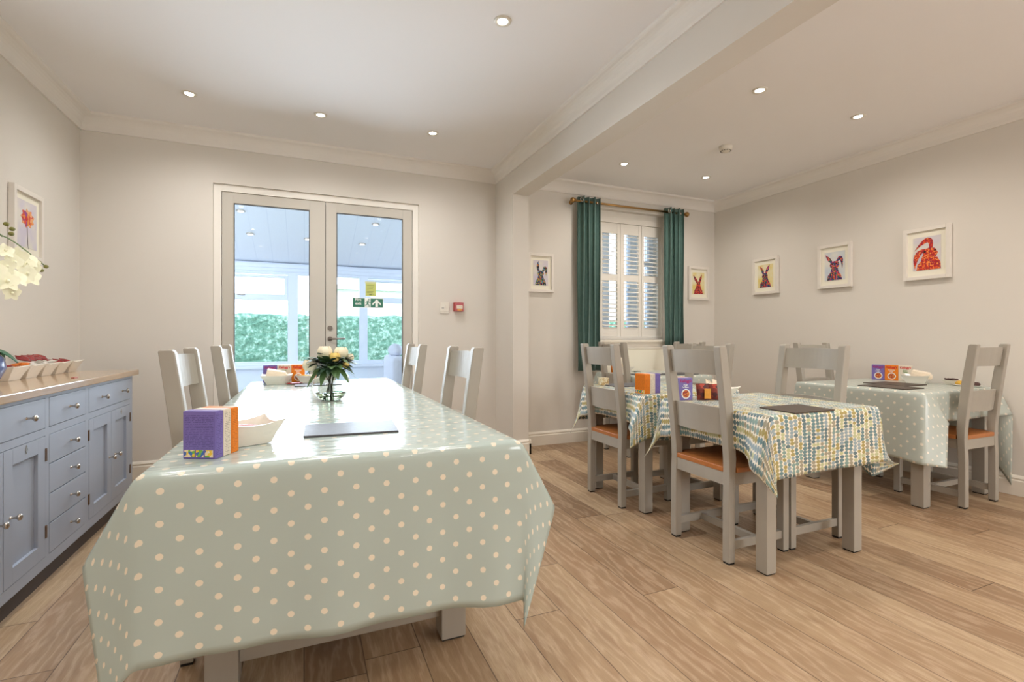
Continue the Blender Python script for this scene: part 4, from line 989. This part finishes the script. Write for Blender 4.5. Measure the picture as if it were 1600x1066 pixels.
heap('d', -1.355, 3.615, zs+0.058, 5, 0.035, (0.06, 0.028, 0.018), [M['wrap_white']], ['silver white wrapped biscuit in the fourth dish on sideboard'], 'biscuits in the fourth dish', seed=5)
for k in range(4): packet('wrapped_biscuit', 'red wrapped biscuit leaning in the row along the back of the dishes', (-1.395, 3.46+0.062*k, zs+0.096), (0.5, 0.25, 0.75), (0.062, 0.040, 0.026), M['wrap_red'], 'red biscuits stood behind the dishes', 'wrapped biscuit')
for k in range(3): packet('wrapped_biscuit', 'red wrapped biscuit lying in the farthest dish on sideboard', (-1.36+0.012*k, 3.70+0.052*k, zs+0.068), (0.4, 0.3, 0.8), (0.06, 0.036, 0.02), M['wrap_red'], 'red biscuits in the farthest dish', 'wrapped biscuit')
bm = bmesh.new(); add_box(bm, (-1.10, 3.19, zs), (-1.085, 3.235, zs+0.004), 0.001); tag(bobj('foil_scrap', bm, M['terracotta']), 'small brown scrap lying at the front edge of the sideboard top', 'scrap')

# ------------------------------------------------------------------ orchid
OR = thing('potted_orchid', 'cream yellow orchid in a blue round pot at left edge of sideboard', 'plant', (-1.29, 2.80, zs))
bm = bmesh.new(); add_lathe(bm, [(0, 0), (0.045, 0), (0.082, 0.03), (0.10, 0.075), (0.092, 0.12), (0.075, 0.14), (0.068, 0.138), (0.08, 0.1), (0.06, 0.04), (0, 0.03)], 32); bobj('pot', bm, M['pot_blue'], OR, True)
bm = bmesh.new()
for k in range(60): add_ball(bm, (random.uniform(-.06, .06), random.uniform(-.06, .085), 0.135+random.uniform(-.02, .02)), random.uniform(.010, .02), (1.4, 1, 0.7), 6, 5)
bobj('bark', bm, M['bark'], OR)
def leafmesh(bm, base, d, L, w, droop, up=Vector((0, 0, 1)), n=8, cup=0.15, curl=0.0):
    d = Vector(d).normalized(); s = d.cross(up).normalized(); rows = []
    for i in range(n+1):
        t = i/n; c = Vector(base)+d*L*t+up*(0-droop*t*t*L); ww = w*math.sin(PI*min(0.97, 0.06+t*0.94))**0.8
        rows.append([bm.verts.new(c-s*ww+up*cup*ww), bm.verts.new(c), bm.verts.new(c+s*ww+up*cup*ww)])
    for a, b in zip(rows, rows[1:]):
        for j in (0, 1): f = bm.faces.new((a[j], a[j+1], b[j+1], b[j])); f.smooth = True
for (dx, dy_, dz, L, w, dr) in ((0.15, 1, 0.40, 0.17, 0.036, 0.6), (0.9, 0.1, 0.5, 0.15, 0.034, 0.8), (-0.6, 0.6, 0.6, 0.22, 0.03, 0.6), (0.3, -1, 0.4, 0.24, 0.034, 0.7)):
    bm = bmesh.new(); leafmesh(bm, (0, 0.02, 0.145), (dx, dy_, dz), L, w, dr); o = bobj('leaf', bm, M['leaf_orchid'], OR); o.modifiers.new('s', 'SOLIDIFY').thickness = 0.003
def bez(P, n=14):
    out = []
    P = [Vector(p) for p in P]
    for i in range(n+1):
        t = i/n; q = list(P)
        while len(q) > 1: q = [a.lerp(b, t) for a, b in zip(q, q[1:])]
        out.append(q[0])
    return out
st1 = bez([(0, 0, 0.14), (-0.02, -0.05, 0.55), (0.0, -0.02, 0.82), (0.04, 0.20, 0.66), (0.07, 0.44, 0.575)])
st2 = bez([(0.01, 0, 0.14), (0.0, -0.15, 0.5), (-0.02, -0.1, 0.85), (0.05, 0.10, 0.66)])
for st in (st1, st2):
    bm = bmesh.new(); add_tube(bm, st, 0.0028, 6); bobj('stem', bm, M['stem'], OR, True)
def orchid_flower(p, facing, s):
    bm = bmesh.new(); fr = Vector(facing).normalized(); up = Vector((0, 0, 1)); sd = fr.cross(up).normalized(); up = sd.cross(fr)
    for k in range(5):
        a = PI/2+k*2*PI/5; d = sd*math.cos(a)+up*math.sin(a)+fr*0.18; leafmesh(bm, p, d, s, s*(0.50 if k in (1, 4) else 0.36), 0.1, fr, 5, 0.12)
    add_ball(bm, Vector(p)+fr*s*0.15, s*0.16, (1, 1, 1), 8, 6)
    bobj('blossom', bm, M['petal_orchid'], OR)
fl = [(0.05, 0.12, 0.60), (0.06, 0.17, 0.555), (0.05, 0.21, 0.585), (0.07, 0.26, 0.56), (0.06, 0.30, 0.585), (0.05, 0.33, 0.545), (0.06, 0.11, 0.53), (0.08, 0.15, 0.48), (0.07, 0.09, 0.46), (0.08, 0.10, 0.41), (0.09, 0.21, 0.51), (0.07, 0.28, 0.50), (0.05, 0.36, 0.575), (0.03, 0.02, 0.58), (0.05, 0.03, 0.50)]
for i, p in enumerate(fl): orchid_flower(p, (0.75, -0.6+0.2*math.sin(i*2.1), 0.1+0.3*math.cos(i*1.7)), 0.038+0.006*(i % 3))
for p in ((0.06, 0.405, 0.588), (0.075, 0.435, 0.572), (0.07, 0.40, 0.548), (0.08, 0.06, 0.71), (0.08, 0.10, 0.675), (0.075, 0.12, 0.70)):
    bm = bmesh.new(); add_ball(bm, p, 0.0105, (1, 1.25, 0.9), 10, 8); bobj('bud', bm, M['bud'], OR, True)

# ------------------------------------------------------------------ cereal cartons
def carton(label, loc, rz, kind, group, title, w=0.086, h=0.120, t=0.030, back=False):
    """front faces -y when art is shown; back=True shows small print on -y instead"""
    T = thing('cereal_carton', label, 'cereal box', loc, rz, group)
    bm = bmesh.new(); add_box(bm, (-w/2, 0, 0), (w/2, t, h), 0.0012); bobj('carton_body', bm, M['c_'+kind], T)
    bm = bmesh.new(); add_box(bm, (w/2, 0.004, 0.006), (w/2+0.0004, t-0.004, h-0.006)); bobj('side_print', bm, M['p_'+kind], T)
    box('lid_flap', (-w/2+0.002, 0.003, h), (w/2-0.002, t-0.003, h+0.0012), M['c_'+kind], T, 0)
    if back:
        box('small_print', (-w/2+0.005, -0.0005, 0.026), (w/2-0.005, 0.0, h-0.008), M['p_'+kind], T, 0)
        for a, b in ((-w/2+0.004, -0.012), (-0.008, 0.012), (0.016, w/2-0.006)): box('icon_patch', (a, -0.0007, 0.004), (b, 0.0, 0.022), M['icon'], T, 0)
    else:
        logo = {'purple': 'magenta', 'white': 'logo_red', 'orange': 'logo_red'}[kind]
        text('brand_lettering', "Kellogg's", 0.024, M[logo], T, (0, -0.0006, h-0.016), (PI/2, 0, 0), 0.25, 0.0003, 0.0007, 0.82)
        text('title_lettering', title, 0.0125, M['sign_white'] if kind != 'white' else M['green'], T, (0, -0.0006, h-0.044), (PI/2, 0, 0), 0.0, 0.0003, 0.0003)
        bm = bmesh.new(); add_cyl(bm, (0.002, -0.0008, 0.034), (0.002, 0.0, 0.034), 0.027, n=28); bowl_ = bobj('bowl_picture', bm, M['sign_white'], T)
        bm = bmesh.new(); add_cyl(bm, (0.002, -0.0013, 0.034), (0.002, -0.0008, 0.034), 0.021, n=24); bobj('flakes_picture', bm, M['flakes'], bowl_)
    return T
def trio(x, y, z, deg, order, labels, group, back, step=0.0305, side=False, w=0.086, t=0.030):
    a = math.radians(deg)
    for k, (kind, title) in enumerate(order):
        ox, oy = (k*(w+0.0015), 0) if side else (0, k*step)
        p = (x+ox*math.cos(a)-oy*math.sin(a), y+ox*math.sin(a)+oy*math.cos(a), z)
        carton(labels[k], p, a, kind, group, title, back=back, w=w, t=t)
PU, WH, OG = ('purple', "Fruit\n'n Fibre"), ('white', 'Corn\nFlakes'), ('orange', 'Crunchy\nNut')
zl = LZ+0.0025; ztb = TZ+0.0025
g1 = 'cereal boxes at near end of the long table'
trio(-0.245, 1.452, zl, -27, (PU, WH, OG), ('small purple cereal box facing camera on near end of long table', 'small white cereal box between purple and orange ones, long table near end', 'small orange cereal box behind the white one, long table near end'), g1, True, 0.0320)
g2 = 'cereal boxes at far end of the long table'
trio(-0.213, 3.71, zl, 0, (PU, WH, OG), ('purple cereal box, left of three at far end of long table', 'white cereal box, middle of three at far end of long table', 'orange cereal box, right of three at far end of long table'), g2, False, side=True)
g3 = 'cereal boxes on the nearest leaf print table'
trio(1.917, 2.082, ztb, -10, (PU, WH, OG), ('purple cereal box with bowl picture on nearest leaf print table', 'white cereal box behind the purple one, nearest leaf print table', 'orange cereal box rearmost on nearest leaf print table'), g3, False, 0.0320)
g4 = 'cereal boxes on the farther leaf print table'
trio(1.890, 2.440, ztb, -84, (OG, WH, PU), ('orange cereal box facing left on farther leaf print table', 'white cereal box in the middle on farther leaf print table', 'purple cereal box rightmost on farther leaf print table'), g4, True, 0.0425, t=0.041)
g5 = 'cereal boxes on the right wall table'
trio(4.300, 2.490, ztb, -72, (PU, OG, WH), ('purple cereal box, left of three on the right wall table', 'orange cereal box, middle of three on the right wall table', 'white cereal box, right of three on the right wall table'), g5, False, side=True)
g6 = 'cereal boxes on the table under the window'
trio(2.83, 4.03, ztb, -20, (OG,), ('orange cereal box on the table under the shuttered window',), g6, False, side=True)

# dishes, napkins, mats on the tables
dish('white square flared dish beside the cereal boxes, near end of long table', (-0.150, 1.620, zl), 0.42, 0.046, 0.072, 0.058, 1.0, None, 0.012)
packet('condiment_sachet', 'terracotta sachet lying in the dish at near end of long table', (-0.150, 1.625, zl+0.044), (0.1, 0.15, 0.3), (0.09, 0.05, 0.016), M['terracotta'], 'sachets in the near dish', 'sachet')
packet('condiment_sachet', 'dark brown sachet under the terracotta one in near dish', (-0.170, 1.610, zl+0.036), (0.1, 0.0, 1.1), (0.07, 0.04, 0.014), M['choc'], 'sachets in the near dish', 'sachet')
def slab(label, pts, z, m, group=None, th=0.006):
    bm = bmesh.new(); prism(bm, pts, 'z', z, z+th); o = bobj('slate_placemat', bm, m); md = o.modifiers.new('b', 'BEVEL'); md.width = 0.001; md.segments = 1; return tag(o, label, 'placemat', group)
slab('dark slate placemat at near end of the long table', [(-0.002, 1.634), (0.285, 1.612), (0.300, 1.832), (0.004, 1.845)], zl-0.001, M['slate'])
slab('dark slate placemat at far end of the long table beside the vase', [(-0.055, 3.35), (0.24, 3.35), (0.24, 3.56), (-0.055, 3.56)], zl-0.001, M['slate'])
slab('brown slate placemat on the nearest leaf print table', [(2.018, 1.512), (2.288, 1.512), (2.310, 1.712), (2.033, 1.712)], ztb-0.001, M['slate_brown'])
slab('dark placemat at far edge of the farther leaf print table', [(1.98, 2.80), (2.27, 2.80), (2.27, 3.01), (1.98, 3.01)], ztb-0.001, M['slate'])
slab('brown slate placemat nearer edge on the right wall table', [(3.62, 1.93), (3.83, 1.93), (3.83, 2.23), (3.62, 2.23)], ztb-0.001, M['slate_brown'])
slab('brown slate placemat, farther one on the right wall table', [(3.86, 2.06), (4.12, 2.06), (4.12, 2.34), (3.86, 2.34)], ztb-0.001, M['slate_brown'])
slab('dark placemat at left on the table under the window', [(2.78, 3.58), (3.06, 3.58), (3.06, 3.80), (2.78, 3.80)], ztb-0.001, M['slate'])
slab('dark placemat at right on the table under the window', [(3.13, 3.50), (3.38, 3.50), (3.38, 3.72), (3.13, 3.72)], ztb-0.001, M['slate'])
def napkins(label, loc, rz, s=0.11):
    bm = bmesh.new()
    for k in range(5):
        a = k*0.004; prism(bm, [(-s/2, a), (-s/2+0.004, a+0.03), (s*0.35, a+0.012+0.002*k), (s/2, a-0.004)], 'y', -0.045+0.003*k, 0.04-0.002*k)
    o = bobj('folded_napkins', bm, M['napkin']); o.location = loc; o.rotation_euler = (0.1, 0.1, rz); return tag(o, label, 'napkins')
dish('white flared dish in front of cereal boxes, far end of long table', (-0.165, 3.600, zl), 0.0, 0.050, 0.080, 0.058, 1.15, None, 0.006)
napkins('folded cream napkins in the dish at far end of long table', (-0.165, 3.60, zl+0.05), 0.0, 0.13)
dish('small white dish behind the vase, right of far cereal boxes', (0.030, 3.655, zl), 0.0, 0.045, 0.072, 0.050, 1.1, None, 0.006)
packet('condiment_sachet', 'yellow sachet in the right dish at far end of long table', (0.010, 3.64, zl+0.045), (0.2, 0.1, 0.2), (0.08, 0.04, 0.016), M['mustard'], None, 'sachet')
packet('sauce_sachet', 'dark red sachet on cloth between the two far dishes', (-0.060, 3.52, zl+0.009), (0.0, 0.0, 0.2), (0.10, 0.05, 0.014), M['wrap_red'], None, 'sachet')
# crisp packets + napkin + dish on the near leaf table
def bag(label, loc, rz, w, h, m, lean=-0.18):
    T = thing('snack_packet', label, 'snack packet', loc, rz, 'snack packets on the nearest leaf print table')
    bm = bmesh.new(); n = 8; G = []
    for k in (1, -1): G.append([[bm.verts.new((w*(i/n-0.5), k*0.016*math.sin(PI*i/n)**0.6*math.sin(PI*(0.12+0.85*j/n))+lean*h*(j/n)**1.2*-1, 0.001+h*j/n)) for j in range(n+1)] for i in range(n+1)])
    for g in G:
        for i in range(n):
            for j in range(n): f = bm.faces.new((g[i][j], g[i+1][j], g[i+1][j+1], g[i][j+1]))
    bobj('foil_bag', bm, M['crisp_red'], T)
    if m: 
        bm = bmesh.new(); add_box(bm, (-w*0.05, -0.020, h*0.12), (w*0.42, -0.0165, h*0.72)); bobj('front_label', bm, M[m], T)
bag('dark red snack packet with yellow label beside the purple cereal box', (2.010, 2.045, ztb), -0.35, 0.075, 0.088, 'crisp_yellow')
bag('dark red snack packet leaning at right of the yellow labelled one', (2.075, 2.02, ztb), -0.5, 0.08, 0.085, None)
dish('white dish holding napkins behind the snack packets, nearest leaf table', (2.165, 2.095, ztb), 0.3, 0.045, 0.085, 0.055, 1.0, None, 0.01)
bm = bmesh.new()
for (x, y, dx) in ((0, 0, -0.04), (0.02, 0.01, 0.05), (-0.01, 0.02, 0.01)):
    A = [bm.verts.new(q) for q in ((x-0.05, y, 0), (x+0.05, y+0.01, 0), (x+0.05+dx*0.2, y-0.01, 0.05), (x+dx, y, 0.035), (x-0.05+dx*0.2, y+0.01, 0.06))]; bm.faces.new(A)
o = bobj('folded_napkins', bm, M['napkin']); o.location = (2.165, 2.098, ztb+0.045); o.modifiers.new('s', 'SOLIDIFY').thickness = 0.004; tag(o, 'white napkins standing in the dish on the nearest leaf print table', 'napkins')
# right wall table
dish('white flared dish with napkins beside the white cereal box, right wall table', (4.255, 2.195, ztb), -1.25, 0.050, 0.074, 0.054, 1.1, None, 0.010)
napkins('folded cream napkins leaning in the dish on the right wall table', (4.260, 2.165, ztb+0.046), -1.25, 0.12)
dish('small white dish of dark sweets on the right wall table', (4.345, 2.02, ztb), -1.3, 0.026, 0.045, 0.032, 1.0, None, 0.004)
bm = bmesh.new()
for k in range(40): add_ball(bm, (random.uniform(-.03, .03), random.uniform(-.03, .03), random.uniform(0, .012)), 0.007, (1, 1.2, .8), 6, 5)
o = bobj('dark_sweets', bm, M['choc']); o.location = (4.345, 2.02, ztb+0.03); tag(o, 'heap of tiny dark sweets in the small dish, right wall table', 'sweets', None, 'stuff')
def pastry(label, loc, m, sc, cat='pastry', name='pastry'):
    bm = bmesh.new(); add_ball(bm, (0, 0, 0.016), 0.026, sc, 14, 8); o = bobj(name, bm, m, None, True); o.location = loc; return tag(o, label, cat)
for lab, loc, mt in (('flat white saucer under the yellow pastry', (4.300, 1.95, ztb), 1), ('flat white saucer under the dark pastries', (4.300, 1.87, ztb), 1)):
    bm = bmesh.new(); add_lathe(bm, [(0, 0), (0.03, 0), (0.046, 0.007), (0.044, 0.009), (0.028, 0.003), (0, 0.003)], 24); o = bobj('saucer', bm, M['ceramic'], None, True); o.location = loc; tag(o, lab+' on right wall table', 'saucer')
pastry('yellow pastry on saucer at the right wall table', (4.300, 1.95, ztb+0.001), M['mustard'], (1.2, 1.0, 0.7))
pastry('dark brown pastry on saucer behind the chair post, right wall table', (4.30, 1.86, ztb+0.001), M['choc'], (1.0, 0.9, 0.6))
pastry('pale pink pastry beside the dark brown one, right wall table', (4.325, 1.895, ztb+0.005), M['pink'], (0.8, 0.6, 0.6))
# table under the window
dish('white flared dish of napkins on the table under the window', (2.845, 3.93, ztb), -0.1, 0.045, 0.075, 0.058, 1.0, None, 0.006)
napkins('folded cream napkins in the dish under the shuttered window', (2.845, 3.93, ztb+0.05), -0.1, 0.10)
bm = bmesh.new()
for k in range(5): leafmesh(bm, (0, 0, 0.004), (math.cos(k*1.3), math.sin(k*1.3), 0.35), 0.06, 0.010, 0.3)
o = bobj('dark_sprig', bm, M['leaf_dark']); o.location = (3.02, 3.97, ztb); o.modifiers.new('s', 'SOLIDIFY').thickness = 0.002; tag(o, 'small dark leafy sprig on the table under the window', 'sprig')
cb = thing('floral_tin', 'small cream patterned tin at far edge of farther leaf print table', 'tin', (1.985, 2.975, ztb))
box('tin_body', (-0.03, -0.025, 0), (0.03, 0.025, 0.045), M['cream_box'], cb, 0.003); box('tin_lid', (-0.031, -0.026, 0.0452), (0.031, 0.026, 0.053), M['cream_box'], cb, 0.003)

# ------------------------------------------------------------------ vase of flowers
VX, VY = 0.124, 2.60
VA = thing('flower_vase', 'clear round glass vase with water on the long table', 'vase', (VX, VY, zl))
R_ = 0.090; prof = []
zc = 0.078
a0, a1 = -math.radians(59), math.radians(48)
outer = [(R_*math.cos(a0+(a1-a0)*i/16), zc+R_*math.sin(a0+(a1-a0)*i/16)) for i in range(17)]
ri = R_-0.003
inner = [(ri*math.cos(a1+(a0-a1)*i/16), zc+ri*math.sin(a1+(a0-a1)*i/16)+(0.002 if i > 14 else 0)) for i in range(17)]
bm = bmesh.new(); add_lathe(bm, [(0, 0.0)]+[(outer[0][0], 0.0)]+outer[1:]+inner+[(0, inner[-1][1])], 40); bobj('glass_bowl', bm, M['vase'], VA, True)
bm = bmesh.new(); rw = ri-0.0012; wz = 0.034; aw = math.asin((wz-zc)/rw)
wp = [(0, 0.0065)]+[(rw*math.cos(a0+0.03+(aw-a0-0.03)*i/8), zc+rw*math.sin(a0+0.03+(aw-a0-0.03)*i/8)) for i in range(9)]+[(0, wz)]
add_lathe(bm, wp, 40); bobj('water', bm, M['water'], VA, True)
BQ = thing('flower_bouquet', 'bunch of cream roses and glossy leaves standing in the round vase', 'flowers', (VX, VY, zl))
random.seed(12)
roses = [(-0.030, -0.03, 0.236, 0.034, 0), (0.048, -0.005, 0.232, 0.033, 0), (0.016, -0.055, 0.212, 0.024, 1), (-0.098, -0.01, 0.172, 0.032, 0), (0.068, -0.045, 0.172, 0.017, 1), (0.088, 0.03, 0.205, 0.024, 0)]
def rose(c, r, y):
    bm = bmesh.new(); c = Vector(c)
    for q, (n_, rr, top, lip) in enumerate(((3, 0.50, 0.02, 0.0), (4, 0.70, 0.16, 0.03), (5, 0.86, 0.34, 0.06), (6, 1.0, 0.62, 0.12))):
        for k in range(n_):
            a = 2*PI*k/n_+q*0.55; rows = []
            for i in range(7):
                t = i/6; pol = 2.55+(top-2.55)*t; R1 = r*rr*(1+lip*t**4)
                row = []
                for j in range(-2, 3):
                    az = a+j*(0.62*2*PI/n_)/2*math.sin(PI*(0.18+0.66*t)); R2 = R1*(1+0.04*j*j*0.3)
                    row.append(bm.verts.new(c+Vector((math.cos(az)*math.sin(pol), math.sin(az)*math.sin(pol), math.cos(pol)*0.95))*R2+Vector((0, 0, 0.34*r*(1-rr)))))
                rows.append(row)
            for A, B in zip(rows, rows[1:]):
                for j in range(4): f = bm.faces.new((A[j], A[j+1], B[j+1], B[j])); f.smooth = True
    add_ball(bm, c, r*0.34, (1, 1, 1.1), 10, 7)
    bobj('rose', bm, M['petal_y'] if y else M['petal'], BQ)
for x, y, z, r, k in roses: rose((x, y, z), r, k)
for x, y, z, r, k in roses+[(0.0, 0.03, 0.2, 0, 0), (-0.04, 0.03, 0.19, 0, 0)]:
    bm = bmesh.new(); e = (random.uniform(-.03, .03), random.uniform(-.03, .03), 0.012); add_tube(bm, bez([(x, y, z-0.02), (x*0.25, y*0.25, 0.15), (-x*0.1, -y*0.1, 0.09), e]), 0.0026, 6); bobj('stem', bm, M['stem'], BQ, True)
for k in range(84):
    a = k*2.399; zz_ = 0.155+0.05*random.random(); out = 0.3+0.7*random.random()
    d = Vector((math.cos(a), math.sin(a)*0.9, random.uniform(-0.1, 1.1))); base = Vector((math.cos(a)*0.03, math.sin(a)*0.03, zz_-0.01*random.random()))
    bm = bmesh.new(); leafmesh(bm, base, d, random.uniform(0.075, 0.12), random.uniform(0.015, 0.022), random.uniform(0.15, 0.6)); bobj('leaf', bm, M['leaf_dark'] if k % 2 else M['leaf'], BQ)
for d, L in (((-0.75, -0.5, -0.7), 0.10), ((-0.4, -0.8, -0.9), 0.085), ((0.5, -0.7, -0.5), 0.09)):
    bm = bmesh.new(); leafmesh(bm, (d[0]*0.06, d[1]*0.05, 0.165), d, L, 0.017, 0.35); bobj('leaf', bm, M['leaf'], BQ)
